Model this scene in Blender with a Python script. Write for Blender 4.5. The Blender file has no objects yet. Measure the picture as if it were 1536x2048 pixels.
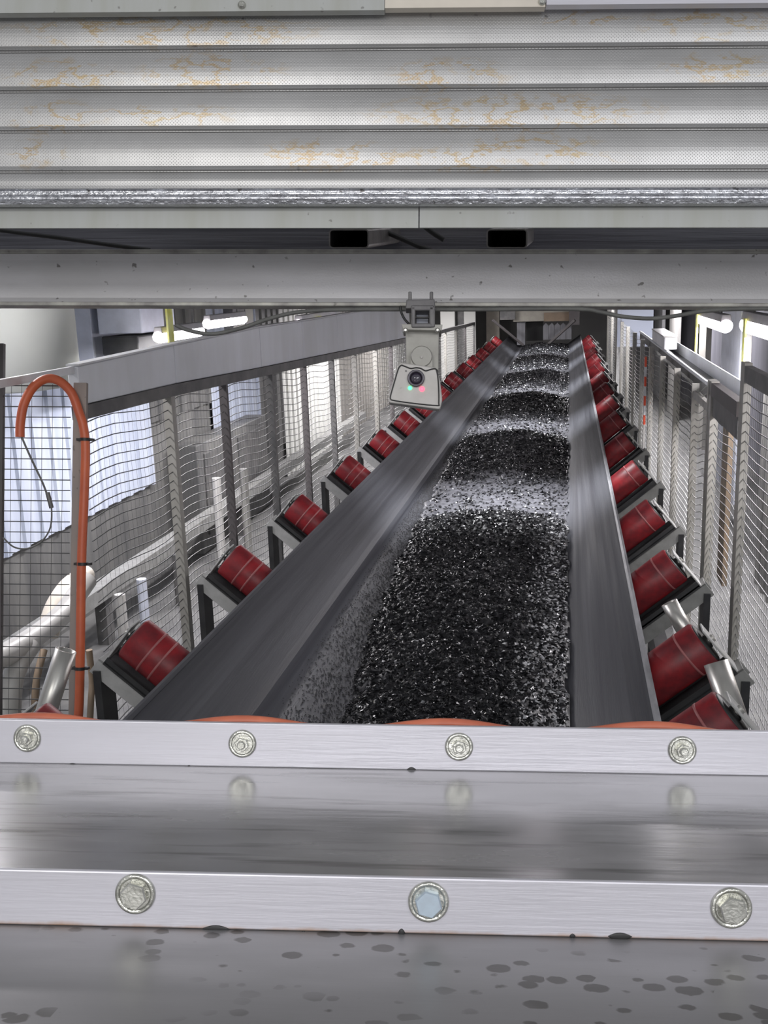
import bpy, bmesh, math, random
import numpy as np
from mathutils import Vector, Matrix

random.seed(7); rng = np.random.default_rng(7)
C = bpy.context.scene.collection
PI = math.pi

# ------------------------------------------------------------------ camera, world, exposure
F = 2000.0                     # focal length in pixels of the 1536x2048 frame
ROLL = math.radians(0.5)
EYE = Vector((0, 0, 2.3))
cam = bpy.data.cameras.new('camera'); camo = bpy.data.objects.new('camera', cam); C.objects.link(camo)
cam.sensor_fit = 'VERTICAL'; cam.sensor_height = 36; cam.lens = 36 * F / 2048
cam.clip_start = 0.05; cam.clip_end = 200
right = Vector((math.cos(ROLL), 0, math.sin(ROLL))); up = Vector((-math.sin(ROLL), 0, math.cos(ROLL))); back = Vector((0, -1, 0))
mw = Matrix((right, up, back)).transposed().to_4x4(); mw.translation = EYE
camo.matrix_world = mw
bpy.context.scene.camera = camo
vs = bpy.context.scene.view_settings
vs.view_transform = 'Standard'; vs.look = 'None'; vs.gamma = 1; vs.exposure = 0.0; vs.use_curve_mapping = False
bpy.context.scene.cycles.use_denoising = True
world = bpy.data.worlds.new('world'); bpy.context.scene.world = world; world.use_nodes = True
world.node_tree.nodes['Background'].inputs[0].default_value = (0.93, 0.95, 1, 1)
world.node_tree.nodes['Background'].inputs[1].default_value = 0.42

def area(name, loc, target, sx, sy, power, color=(1, 1, 1), spread=PI, parent=None):
    l = bpy.data.lights.new(name, 'AREA'); l.shape = 'RECTANGLE'; l.size = sx; l.size_y = sy; l.energy = power; l.color = color; l.spread = spread
    o = bpy.data.objects.new(name, l); C.objects.link(o)
    d = (Vector(target) - Vector(loc)).normalized()
    m = d.to_track_quat('-Z', 'Y').to_matrix().to_4x4(); m.translation = Vector(loc); o.matrix_world = m
    return o
# ceiling lights of the hall behind the photographer
area('hall_or_fill_light', (-1.3, -2.2, 3.5), (-0.4, 2, 2.6), 1.6, 0.5, 34, (1, 0.99, 0.96))
area('hall_or_fill_light', (1.9, -2.2, 3.5), (1.0, 2, 2.6), 1.6, 0.5, 26, (0.97, 0.98, 1))

area('hall_or_fill_light', (0.2, -3.2, 2.75), (0.1, 2, 2.6), 3.0, 0.7, 54, (0.99, 0.98, 1))  # low fill light added behind the camera to brighten the cross beam

# ------------------------------------------------------------------ frames
def ray(px, py):
    a, b = px - 768, py - 1024
    return Vector(((a * math.cos(ROLL) + b * math.sin(ROLL)) / F, 1, -(-a * math.sin(ROLL) + b * math.cos(ROLL)) / F))
V = ray(1137, 553).normalized()                       # direction in which the inclined belt runs
U = Vector((V.y, -V.x, 0)).normalized(); W = U.cross(V)
BELT = Matrix((U, V, W)).transposed().to_4x4(); BELT.translation = EYE      # x across, y along, z square to the belt
A2 = math.radians(1.9)
X2 = Vector((math.cos(A2), -math.sin(A2), 0)); Y2 = Vector((math.sin(A2), math.cos(A2), 0)); Z2 = Vector((0, 0, 1))
FRONT = Matrix((X2, Y2, Z2)).transposed().to_4x4(); FRONT.translation = EYE
def fp(px, py, c):
    d = ray(px, py); t = c / d.dot(Y2); return Vector((d.dot(X2) * t, c, d.z * t))
def fx(px, c): return fp(px, 1024, c).x
def fz(py, c, px=768): return fp(px, py, c).z
def bu(px, py, u):
    d = ray(px, py); t = u / d.dot(U); return Vector((u, d.dot(V) * t, d.dot(W) * t))
def bv(px, py, v):
    d = ray(px, py); t = v / d.dot(V); return Vector((d.dot(U) * t, v, d.dot(W) * t))
def bw(px, py, w):
    d = ray(px, py); t = w / d.dot(W); return Vector((d.dot(U) * t, d.dot(V) * t, w))

# ------------------------------------------------------------------ materials
def ramp(nt, src, stops):
    r = nt.nodes.new('ShaderNodeValToRGB'); nt.links.new(src, r.inputs[0])
    e = r.color_ramp.elements
    e[0].position, e[0].color = stops[0][0], (*stops[0][1], 1) if len(stops[0][1]) == 3 else stops[0][1]
    e[1].position, e[1].color = stops[1][0], (*stops[1][1], 1)
    for p, c in stops[2:]:
        x = e.new(p); x.color = (*c, 1)
    return r.outputs[0]
def G(x): return (x, x, x)
def mixc(nt, fac, a, b, mode='MIX'):
    m = nt.nodes.new('ShaderNodeMix'); m.data_type = 'RGBA'; m.blend_type = mode
    for s, v in ((m.inputs[0], fac), (m.inputs[6], a), (m.inputs[7], b)):
        if isinstance(v, bpy.types.NodeSocket): nt.links.new(v, s)
        elif isinstance(v, (int, float)): s.default_value = v
        else: s.default_value = (*v, 1)
    return m.outputs[2]
def mathn(nt, op, a, b=0.0, clamp=False):
    m = nt.nodes.new('ShaderNodeMath'); m.operation = op; m.use_clamp = clamp
    for s, v in ((m.inputs[0], a), (m.inputs[1], b)):
        if isinstance(v, bpy.types.NodeSocket): nt.links.new(v, s)
        else: s.default_value = v
    return m.outputs[0]
def coords(nt, scale=(1, 1, 1), loc=(0, 0, 0)):
    tc = nt.nodes.new('ShaderNodeTexCoord'); mp = nt.nodes.new('ShaderNodeMapping')
    nt.links.new(tc.outputs['Object'], mp.inputs[0]); mp.inputs['Scale'].default_value = scale; mp.inputs['Location'].default_value = loc
    return mp.outputs[0]
def noise(nt, scale, stretch=(1, 1, 1), detail=4, rough=0.6, loc=(0, 0, 0)):
    n = nt.nodes.new('ShaderNodeTexNoise'); nt.links.new(coords(nt, stretch, loc), n.inputs['Vector'])
    n.inputs['Scale'].default_value = scale; n.inputs['Detail'].default_value = detail; n.inputs['Roughness'].default_value = rough
    return n.outputs[0]
def mat(name, col, metal=0.0, rough=0.5, col2=None, scale=6, stretch=(1, 1, 1), bump=0.0, bscale=60, bstretch=(1, 1, 1), specks=0.0, spk=(0.12, 0.11, 0.1), spec=0.5, rvar=0.0, coat=0.0, spscale=45):
    m = bpy.data.materials.new(name); m.use_nodes = True; nt = m.node_tree; b = nt.nodes['Principled BSDF']
    col2 = col2 or tuple(c * 0.82 for c in col)
    c = mixc(nt, ramp(nt, noise(nt, scale, stretch), [(0.35, G(0)), (0.65, G(1))]), col, col2)
    if specks:
        f = ramp(nt, noise(nt, spscale, (1, 1, 1), 2, 0.5), [(0.69, G(0)), (0.73, G(specks))])
        c = mixc(nt, f, c, spk)
    nt.links.new(c, b.inputs['Base Color'])
    b.inputs['Metallic'].default_value = metal; b.inputs['Roughness'].default_value = rough
    b.inputs['Specular IOR Level'].default_value = spec; b.inputs['Coat Weight'].default_value = coat
    if rvar:
        r = ramp(nt, noise(nt, scale * 1.7, stretch, 5, 0.6, (3, 3, 3)), [(0.3, G(max(0, rough - rvar))), (0.7, G(rough + rvar))])
        nt.links.new(r, b.inputs['Roughness'])
    if bump:
        bn = nt.nodes.new('ShaderNodeBump'); bn.inputs['Strength'].default_value = bump; bn.inputs['Distance'].default_value = 0.004
        nt.links.new(noise(nt, bscale, bstretch, 3), bn.inputs['Height']); nt.links.new(bn.outputs[0], b.inputs['Normal'])
    return m
def emit(name, col, s):
    m = bpy.data.materials.new(name); m.use_nodes = True; b = m.node_tree.nodes['Principled BSDF']
    b.inputs['Base Color'].default_value = (*col, 1); b.inputs['Emission Color'].default_value = (*col, 1); b.inputs['Emission Strength'].default_value = s
    return m
def ellipses(nt, lst):
    """soft mask, 1 inside the listed ellipses (cx, cz, rx, rz) of the object's x/z plane"""
    tot = None
    for cx, cz, rx, rz in lst:
        g = nt.nodes.new('ShaderNodeTexGradient'); g.gradient_type = 'SPHERICAL'
        nt.links.new(coords(nt, (1 / rx, 0, 1 / rz), (-cx / rx, 0, -cz / rz)), g.inputs[0])
        tot = g.outputs[1] if tot is None else mathn(nt, 'ADD', tot, g.outputs[1], True)
    return tot

M = {}
M['beam'] = mat('painted_beam', (0.60, 0.59, 0.60), 0.15, 0.45, (0.52, 0.51, 0.51), 3, (1, 1, 3), specks=0.8, spscale=42, bump=.15, bscale=200)
M['lip'] = mat('worn_lip', (0.42, 0.41, 0.37), 0.3, 0.45, (0.22, 0.21, 0.2), 14, (1, 1, 1), specks=0.7)
M['strip'] = mat('flashing', (0.42, 0.43, 0.42), 0.15, 0.5, (0.37, 0.375, 0.34), 14, (1, 1, 0.15), specks=0.6, spscale=50)
M['galv'] = mat('galvanised', (0.62, 0.63, 0.66), 0.85, 0.28, (0.4, 0.4, 0.42), 60, (0.4, 1, 1.5), bump=.8, bscale=120, bstretch=(0.6, 1, 1), specks=.8, rvar=.1)
M['bar'] = mat('brushed_bar', (0.60, 0.59, 0.64), 0.35, 0.38, (0.55, 0.54, 0.58), 4, (0.4, 1, 4), bump=.1, bscale=200, bstretch=(.05, 1, 1))
M['bolt'] = mat('bolt_steel', (0.62, 0.62, 0.57), 0.8, 0.25, (0.4, 0.4, 0.36), 60, bump=.3, bscale=150)
M['boltblue'] = mat('zinc_head', (0.55, 0.66, 0.75), 0.6, 0.3, (0.5, 0.58, 0.66), 80)
M['dark'] = mat('dark_steel', (0.035, 0.035, 0.038), 0.3, 0.45, (0.06, 0.06, 0.06), 10)
M['darkpanel'] = mat('dark_panel', (0.10, 0.10, 0.115), 0.6, 0.3, (0.2, 0.2, 0.22), 2, (0.5, 1, 14), bump=.3, bscale=20, bstretch=(.1, 1, 5))
M['tube'] = mat('tube_steel', (0.30, 0.29, 0.28), 0.5, 0.4, (0.18, 0.17, 0.16), 20)
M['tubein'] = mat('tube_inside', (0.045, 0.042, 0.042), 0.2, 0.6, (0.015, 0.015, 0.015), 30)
M['belt'] = mat('rubber_belt', (0.028, 0.029, 0.036), 0, 0.45, (0.070, 0.072, 0.082), 7, (3, 0.04, 3), bump=.15, bscale=120, bstretch=(2, .1, 2), spec=.45, rvar=.07)
M['beltedge'] = mat('pale_belt_edge', (0.16, 0.16, 0.17), 0, 0.3, (0.40, 0.40, 0.42), 20, (1, 0.2, 1), spec=.8)
M['cover'] = mat('cover_rubber', (0.035, 0.034, 0.036), 0, 0.6)
M['red'] = mat('roller_red', (0.25, 0.012, 0.017), 0, 0.45, (0.10, 0.010, 0.014), 14, spec=.4, bump=.1, bscale=40)
M['redring'] = mat('roller_groove', (0.34, 0.12, 0.12), 0, 0.5, (0.26, 0.08, 0.08), 20)
M['bracket'] = mat('bracket_paint', (0.50, 0.50, 0.49), 0.2, 0.5, (0.40, 0.40, 0.39), 14, bump=.2, bscale=60)
M['channel'] = mat('channel_paint', (0.30, 0.30, 0.29), 0.2, 0.5, (0.22, 0.22, 0.21), 14)
M['chrome'] = mat('stainless_tube', (0.58, 0.57, 0.53), 0.75, 0.33, (0.45, 0.44, 0.42), 10, (1, 1, .3))
M['duct'] = mat('duct_sheet', (0.90, 0.93, 0.98), 0.08, 0.3, (0.76, 0.78, 0.80), 2.2, (1, 1, 0.3), bump=.1, bscale=6)
M['ductrim'] = mat('duct_rim', (0.78, 0.79, 0.80), 0.3, 0.4)
M['rail'] = mat('rail_grey', (0.17, 0.165, 0.16), 0.3, 0.5, (0.10, 0.10, 0.10), 8)
M['postdark'] = mat('post_dark', (0.11, 0.10, 0.10), 0.3, 0.5)
M['post'] = mat('post_cream', (0.40, 0.39, 0.36), 0.2, 0.5, (0.30, 0.29, 0.26), 8, (1, 1, .4), specks=.6)
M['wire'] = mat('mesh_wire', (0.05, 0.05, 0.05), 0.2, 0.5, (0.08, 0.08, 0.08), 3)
M['wirelit'] = mat('mesh_wire_lit', (0.34, 0.34, 0.33), 0.4, 0.45, (0.2, 0.2, 0.19), 3)  # paler wire colour stands in for wires that catch the light
M['fpost'] = mat('rusty_flat_post', (0.34, 0.28, 0.245), 0.2, 0.55, (0.26, 0.235, 0.22), 6, (1, 1, .5), specks=.5)
M['hose'] = mat('orange_hose', (0.62, 0.135, 0.052), 0, 0.42, (0.48, 0.10, 0.045), 8)
M['cable_orange'] = mat('orange_cable', (0.60, 0.17, 0.09), 0, 0.5, (0.42, 0.11, 0.06), 12)
M['black'] = mat('black_plastic', (0.02, 0.02, 0.02), 0, 0.5)
M['cable'] = mat('grey_cable', (0.10, 0.10, 0.095), 0, 0.55, (0.14, 0.14, 0.13), 20)
M['camgrey'] = mat('sensor_case', (0.50, 0.48, 0.46), 0.1, 0.45, (0.44, 0.42, 0.395), 20, specks=.2)
M['camneck'] = mat('sensor_neck', (0.40, 0.39, 0.355), 0.1, 0.5, (0.34, 0.33, 0.30), 20)
M['clamp'] = mat('clamp_grey', (0.12, 0.115, 0.12), 0.2, 0.5, (0.17, 0.165, 0.165), 30)
M['lens'] = mat('lens_glass', (0.02, 0.015, 0.03), 0, 0.08, (0.04, 0.03, 0.05), 20, spec=.9, coat=.8)
M['lensring'] = mat('lens_ring', (0.13, 0.12, 0.14), 0.3, 0.35)
M['green'] = emit('green_led', (0.05, 0.9, 0.2), 4)
M['redled'] = emit('red_led', (1, 0.06, 0.10), 4)
M['diffuser'] = emit('lamp_diffuser', (1.0, 0.93, 1.0), 7)
M['lamphouse'] = mat('lamp_housing', (0.42, 0.41, 0.41), 0.1, 0.5)
M['yellow'] = mat('yellow_strap', (0.68, 0.66, 0.09), 0, 0.6, (0.75, 0.76, 0.34), 12)
M['wallwhite'] = mat('white_cladding', (0.50, 0.54, 0.62), 0.0, 0.5, (0.38, 0.42, 0.52), 2.2, (0.2, 3, 0.15))
M['wallgrey'] = mat('grey_cladding', (0.17, 0.168, 0.16), 0.1, 0.5, (0.10, 0.10, 0.10), 2, (0.2, 3, 0.3))
M['wallcream'] = mat('cream_cladding', (0.74, 0.74, 0.70), 0.0, 0.5, (0.60, 0.60, 0.57), 2, (0.2, 3, 0.2))
M['wallbrown'] = mat('warm_grey_cladding', (0.32, 0.30, 0.27), 0.0, 0.5, (0.24, 0.23, 0.21), 2, (0.2, 3, 0.2))
M['wallblue'] = mat('blue_grey_wall', (0.15, 0.15, 0.175), 0.1, 0.5, (0.22, 0.22, 0.25), 1.5, (0.2, 2, 0.3))
M['bluecol'] = mat('pale_blue_column', (0.60, 0.63, 0.72), 0, 0.5)
M['tank'] = mat('cream_tank', (0.72, 0.74, 0.69), 0, 0.4, (0.66, 0.68, 0.64), 2)
M['pipe'] = mat('white_pipe', (0.50, 0.49, 0.47), 0, 0.4, (0.40, 0.39, 0.37), 6)
M['beige'] = mat('beige_cover', (0.36, 0.34, 0.29), 0, 0.5)
M['cream'] = mat('cream_board', (0.70, 0.64, 0.55), 0, 0.5)
M['floor'] = mat('concrete', (0.14, 0.14, 0.135), 0, 0.6, (0.08, 0.08, 0.08), 4, bump=.2)
M['ceil'] = mat('ceiling_steel', (0.12, 0.12, 0.12), 0.2, 0.5)
M['curtain'] = mat('rubber_curtain', (0.20, 0.20, 0.215), 0, 0.5, (0.15, 0.15, 0.16), 8, (3, 1, .3))
M['orange'] = mat('orange_red_tape', (0.85, 0.10, 0.04), 0, 0.5)
M['white'] = mat('white_paint', (0.75, 0.75, 0.76), 0, 0.45)
M['brown'] = mat('brown_board', (0.30, 0.22, 0.15), 0, 0.6, (0.22, 0.17, 0.12), 4)

# shutter: perforated sheet with dried water stains
def shutter_mat():
    X0S, Z0S = 0.0, fz(409, 2.1)
    m = bpy.data.materials.new('perforated_slat'); m.use_nodes = True; nt = m.node_tree; b = nt.nodes['Principled BSDF']
    sx, sz = 0.0036, 0.0034
    sp = nt.nodes.new('ShaderNodeSeparateXYZ'); nt.links.new(coords(nt), sp.inputs[0])
    a = mathn(nt, 'MULTIPLY', sp.outputs[0], 2 * PI / sx); c = mathn(nt, 'MULTIPLY', sp.outputs[2], PI / sz)
    f = mathn(nt, 'MULTIPLY', mathn(nt, 'COSINE', mathn(nt, 'MULTIPLY', a, .5)), mathn(nt, 'COSINE', c))
    fade = ramp(nt, noise(nt, 2.5, (1, 1, 1.5)), [(0.40, G(0.35)), (0.6, G(1))])
    dots = mathn(nt, 'MULTIPLY', ramp(nt, f, [(0.45, G(0)), (0.85, G(0.6))]), fade)
    base = mixc(nt, ramp(nt, noise(nt, 3, (1, 1, 2)), [(.35, G(0)), (.65, G(1))]), (0.37, 0.365, 0.36), (0.45, 0.445, 0.44))
    base = mixc(nt, dots, base, (0.17, 0.17, 0.165))
    base = mixc(nt, ramp(nt, noise(nt, 22, (1, 1, 1), 2), [(0.73, G(0)), (0.77, G(.8))]), base, (0.12, 0.12, 0.12))
    def E(x0, y0, x1, y1):
        p, q = fp(x0, y0, 2.1), fp(x1, y1, 2.1); return ((p.x + q.x) / 2 - X0S, (p.z + q.z) / 2 - Z0S, abs(q.x - p.x) * .62, abs(p.z - q.z) * .75)
    msk = ellipses(nt, [E(20, 125, 240, 180), E(290, 115, 560, 175), E(20, 205, 180, 262), E(190, 215, 470, 250), E(20, 285, 130, 335),
                        E(520, 285, 780, 335), E(740, 300, 1220, 338), E(790, 125, 1010, 178), E(760, 195, 1300, 255), E(1060, 25, 1250, 50),
                        E(1290, 20, 1536, 80), E(20, 40, 620, 90), E(930, 270, 1190, 310), E(1330, 110, 1536, 160)])
    n = noise(nt, 7, (1, 1, 2.6), 5, .62)
    line = ramp(nt, mathn(nt, 'ABSOLUTE', mathn(nt, 'SUBTRACT', n, .52)), [(0.0, G(1)), (0.03, G(0))])
    blot = ramp(nt, noise(nt, 26, (1, 1, 1.6), 3), [(0.56, G(0)), (0.70, G(.7))])
    st = mathn(nt, 'MULTIPLY', mathn(nt, 'MULTIPLY', msk, 2.2, True), mathn(nt, 'ADD', line, blot, True))
    st = mathn(nt, 'MULTIPLY', st, .75)
    base = mixc(nt, st, base, mixc(nt, noise(nt, 5), (0.36, 0.22, 0.10), (0.38, 0.31, 0.15)))
    nt.links.new(base, b.inputs['Base Color'])
    b.inputs['Metallic'].default_value = .6; b.inputs['Roughness'].default_value = .36
    bn = nt.nodes.new('ShaderNodeBump'); bn.inputs['Strength'].default_value = .35; bn.inputs['Distance'].default_value = .0015
    nt.links.new(dots, bn.inputs['Height']); bn.invert = True; nt.links.new(bn.outputs[0], b.inputs['Normal'])
    return m
M['shutter'] = shutter_mat()

def plate_mat(name, spots, wet):
    m = bpy.data.materials.new(name); m.use_nodes = True; nt = m.node_tree; b = nt.nodes['Principled BSDF']
    c = mixc(nt, ramp(nt, noise(nt, 3, (.4, 2, 1)), [(.35, G(0)), (.65, G(1))]), (0.42, 0.415, 0.42) if not spots else (0.30, 0.295, 0.30), (0.34, 0.337, 0.34) if not spots else (0.25, 0.245, 0.25))
    if spots:
        vo = nt.nodes.new('ShaderNodeTexVoronoi'); vo.inputs['Scale'].default_value = 64; nt.links.new(coords(nt, (.75, 1, 1)), vo.inputs['Vector'])
        sr = nt.nodes.new('ShaderNodeSeparateColor'); nt.links.new(vo.outputs['Color'], sr.inputs[0])
        dd_ = mathn(nt, 'ADD', mathn(nt, 'SUBTRACT', vo.outputs['Distance'], mathn(nt, 'MULTIPLY', sr.outputs[0], .50)), mathn(nt, 'MULTIPLY', noise(nt, 120, (1, 1, 1), 2), .25))
        sf = ramp(nt, dd_, [(0.06, G(.8)), (0.13, G(0))])
        zone = ramp(nt, noise(nt, 3.0, (1, 2, 1), 2, .5, (1.7, 0.4, 0)), [(0.42, G(0)), (0.52, G(1))])
        c = mixc(nt, mathn(nt, 'MULTIPLY', sf, zone), c, (0.085, 0.08, 0.075))
    else:
        sf = ramp(nt, noise(nt, 20, (.25, 3, 1), 3, .6), [(0.55, G(0)), (0.72, G(.6))])
        c = mixc(nt, sf, c, (0.10, 0.095, 0.09))
    nt.links.new(c, b.inputs['Base Color']); b.inputs['Metallic'].default_value = .5
    b.inputs['Roughness'].default_value = wet
    nt.links.new(ramp(nt, noise(nt, 9, (.5, 2, 1), 4), [(.3, G(wet - .08)), (.7, G(wet + .1))]), b.inputs['Roughness'])
    bn = nt.nodes.new('ShaderNodeBump'); bn.inputs['Strength'].default_value = .06; bn.inputs['Distance'].default_value = .002
    nt.links.new(noise(nt, 90, (.1, 1, 1), 3), bn.inputs['Height']); nt.links.new(bn.outputs[0], b.inputs['Normal'])
    return m
M['plate'] = plate_mat('step_plate', False, .20)
M['plate2'] = plate_mat('spotted_plate', True, .40)

def lip_mat():
    m = bpy.data.materials['brushed_bar'].copy(); m.name = 'brushed_lip_rust_edge'; nt = m.node_tree; b = nt.nodes['Principled BSDF']
    base = b.inputs['Base Color'].links[0].from_socket
    sp = nt.nodes.new('ShaderNodeSeparateXYZ'); nt.links.new(coords(nt), sp.inputs[0])
    e = ramp(nt, mathn(nt, 'ADD', mathn(nt, 'MULTIPLY', sp.outputs[2], 100), mathn(nt, 'MULTIPLY', noise(nt, 20, (1, 1, .2)), 1.2)), [(0.45, G(.85)), (0.9, G(0))])
    nt.links.new(mixc(nt, e, base, (0.42, 0.22, 0.09)), b.inputs['Base Color']); return m
M['liprust'] = lip_mat()

HEAPK = 1
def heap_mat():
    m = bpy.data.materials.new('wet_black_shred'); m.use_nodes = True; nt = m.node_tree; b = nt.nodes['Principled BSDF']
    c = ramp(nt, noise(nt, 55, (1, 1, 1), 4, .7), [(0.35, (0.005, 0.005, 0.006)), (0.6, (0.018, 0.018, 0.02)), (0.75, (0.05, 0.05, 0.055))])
    at = nt.nodes.new('ShaderNodeAttribute'); at.attribute_name = 'light_bands'
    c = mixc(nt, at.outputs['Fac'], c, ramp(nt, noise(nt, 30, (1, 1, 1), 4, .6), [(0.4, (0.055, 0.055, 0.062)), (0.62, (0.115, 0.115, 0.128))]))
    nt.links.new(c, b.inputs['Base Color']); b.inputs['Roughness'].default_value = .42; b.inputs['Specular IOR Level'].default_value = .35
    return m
M['heap'] = heap_mat()
def flake_mat(nm, c0, c1, r, s):
    m = bpy.data.materials.new(nm); m.use_nodes = True; nt = m.node_tree; b = nt.nodes['Principled BSDF']
    c = ramp(nt, noise(nt, 40, (1, 1, 1), 1, .5), [(0.4, c0), (0.7, c1)])
    nt.links.new(c, b.inputs['Base Color']); b.inputs['Roughness'].default_value = r; b.inputs['Specular IOR Level'].default_value = s
    return m
M['flake'] = flake_mat('shred_flake', (0.008, 0.008, 0.009), (0.018, 0.018, 0.021), .24, .32)
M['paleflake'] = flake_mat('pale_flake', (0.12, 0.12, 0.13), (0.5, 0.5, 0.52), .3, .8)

# ------------------------------------------------------------------ mesh builder
class MB:
    def __init__(s): s.v = []; s.f = []; s.sm = []
    def add(s, vs, fs, smooth=False):
        n = len(s.v); s.v += [Vector(x) for x in vs]; s.f += [tuple(i + n for i in f) for f in fs]; s.sm += [smooth] * len(fs); return s
    def box(s, x0, y0, z0, x1, y1, z1):
        return s.hexa([(x0, y0, z0), (x1, y0, z0), (x1, y1, z0), (x0, y1, z0), (x0, y0, z1), (x1, y0, z1), (x1, y1, z1), (x0, y1, z1)])
    def hexa(s, p): return s.add(p, [(3, 2, 1, 0), (4, 5, 6, 7), (0, 1, 5, 4), (1, 2, 6, 5), (2, 3, 7, 6), (3, 0, 4, 7)])
    def bar(s, a, b, w, h, upv=(0, 0, 1)):
        a, b = Vector(a), Vector(b); d = (b - a).normalized(); r = d.cross(Vector(upv)).normalized(); u = r.cross(d)
        r *= w / 2; u *= h / 2
        return s.hexa([a - r - u, a + r - u, b + r - u, b - r - u, a - r + u, a + r + u, b + r + u, b - r + u])
    def extrude(s, pts, d, cap=True, smooth=False):
        """closed polygon pts swept by vector d"""
        n = len(pts); d = Vector(d); v = [Vector(p) for p in pts] + [Vector(p) + d for p in pts]
        f = [(i, (i + 1) % n, n + (i + 1) % n, n + i) for i in range(n)]
        if cap: f += [tuple(range(n))[::-1], tuple(range(n, 2 * n))]
        return s.add(v, f, smooth)
    def ring(s, pr, axis_pt, axis, seg=24, cap=True, smooth=True):
        """lathe: profile [(t along axis, radius)]"""
        a = Vector(axis).normalized(); o = Vector(axis_pt)
        x = a.orthogonal().normalized(); y = a.cross(x)
        v = []; f = []
        for t, r in pr:
            for k in range(seg):
                q = 2 * PI * k / seg; v.append(o + a * t + (x * math.cos(q) + y * math.sin(q)) * r)
        for i in range(len(pr) - 1):
            for k in range(seg):
                f.append((i * seg + k, i * seg + (k + 1) % seg, (i + 1) * seg + (k + 1) % seg, (i + 1) * seg + k))
        s.add(v, f, smooth)
        if cap:
            s.add(v[:seg], [tuple(range(seg))[::-1]]); s.add(v[-seg:], [tuple(range(seg))])
        return s
    def tube(s, pts, r, seg=10):
        pts = [Vector(p) for p in pts]; n = len(pts); v = []; f = []
        t0 = (pts[1] - pts[0]).normalized(); x = t0.orthogonal().normalized()
        for i, p in enumerate(pts):
            t = (pts[min(i + 1, n - 1)] - pts[max(i - 1, 0)]).normalized()
            x = (x - t * x.dot(t)).normalized(); y = t.cross(x)
            for k in range(seg):
                q = 2 * PI * k / seg; v.append(p + (x * math.cos(q) + y * math.sin(q)) * r)
        for i in range(n - 1):
            for k in range(seg):
                f.append((i * seg + k, i * seg + (k + 1) % seg, (i + 1) * seg + (k + 1) % seg, (i + 1) * seg + k))
        s.add(v, f, True); s.add(v[:seg], [tuple(range(seg))[::-1]]); s.add(v[-seg:], [tuple(range(seg))]); return s
def smoothpath(pts, n=8):
    pts = [Vector(p) for p in pts]; P = [pts[0]] + pts + [pts[-1]]; out = []
    for i in range(1, len(P) - 2):
        a, b, c, d = P[i - 1], P[i], P[i + 1], P[i + 2]
        for k in range(n):
            t = k / n
            out.append(.5 * ((2 * b) + (c - a) * t + (2 * a - 5 * b + 4 * c - d) * t * t + (3 * b - a - 3 * c + d) * t ** 3))
    out.append(pts[-1]); return out
class Fr:                                                     # thing under construction: frame + local origin
    pass
def thing(name, label, cat, frame, loc, group=None):
    o = bpy.data.objects.new(name, None); C.objects.link(o); o.empty_display_size = .1
    o.matrix_world = frame @ Matrix.Translation(Vector(loc))
    o['label'] = label; o['category'] = cat
    if group: o['group'] = group
    org[o.name] = (frame, Vector(loc)); return o
org = {}
def build(name, mb, material, parent=None, frame=None, bevel=0, label=None):
    if parent is not None: fr, loc = org[parent.name]
    else:
        fr = frame; xs = [v.x for v in mb.v]; ys = [v.y for v in mb.v]; zs = [v.z for v in mb.v]
        loc = Vector(((min(xs) + max(xs)) / 2, (min(ys) + max(ys)) / 2, min(zs)))
    me = bpy.data.meshes.new(name); me.from_pydata([v - loc for v in mb.v], [], mb.f)
    me.polygons.foreach_set('use_smooth', mb.sm); me.materials.append(material)
    bm = bmesh.new(); bm.from_mesh(me)
    bmesh.ops.recalc_face_normals(bm, faces=bm.faces)
    bm.to_mesh(me); bm.free()
    o = bpy.data.objects.new(name, me); C.objects.link(o)
    if parent is not None: o.parent = parent
    else: o.matrix_world = fr @ Matrix.Translation(loc)
    org[o.name] = (fr, loc)
    if bevel:
        b = o.modifiers.new('bevel', 'BEVEL'); b.width = bevel; b.segments = 2; b.limit_method = 'ANGLE'
    if label: o['label'] = label
    return o
def tag(o, label, cat, group=None, kind=None):
    o['label'] = label; o['category'] = cat
    if group: o['group'] = group
    if kind: o['kind'] = kind
    return o
def struct(name, mb, material, frame): o = build(name, mb, material, None, frame); o['kind'] = 'structure'; return o
def copytree(o, loc=None, label=None, parent=None):
    c = o.copy(); C.objects.link(c)
    if parent is not None: c.parent = parent
    if loc is not None: c.matrix_world = org[o.name][0] @ Matrix.Translation(Vector(loc))
    if label: c['label'] = label
    for ch in list(o.children): copytree(ch, parent=c)
    return c
ORD = ['nearest', 'second', 'third', 'fourth', 'fifth', 'sixth', 'seventh', 'eighth', 'ninth', 'tenth', 'eleventh', 'twelfth', 'thirteenth', 'fourteenth', 'fifteenth', 'sixteenth', 'seventeenth']

# ------------------------------------------------------------------ gallery shell (belt frame)
FW = -2.35
V1 = 23.0
struct('floor', MB().box(-3.6, -1.5, FW - .1, 2.3, V1, FW), M['floor'], BELT)
struct('ceiling', MB().box(-3.6, 3.6, 1.15, 2.3, V1, 1.25), M['ceil'], BELT)
struct('wall_left', MB().box(-3.6, 3.2, FW, -3.5, V1, 1.15), M['wallgrey'], BELT)
struct('wall_right', MB().box(2.2, 3.2, FW, 2.3, V1, 1.15), M['wallblue'], BELT)
struct('wall_back', MB().box(-3.6, V1, FW, 2.3, V1 + .1, 1.25), M['wallgrey'], BELT)

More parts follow.
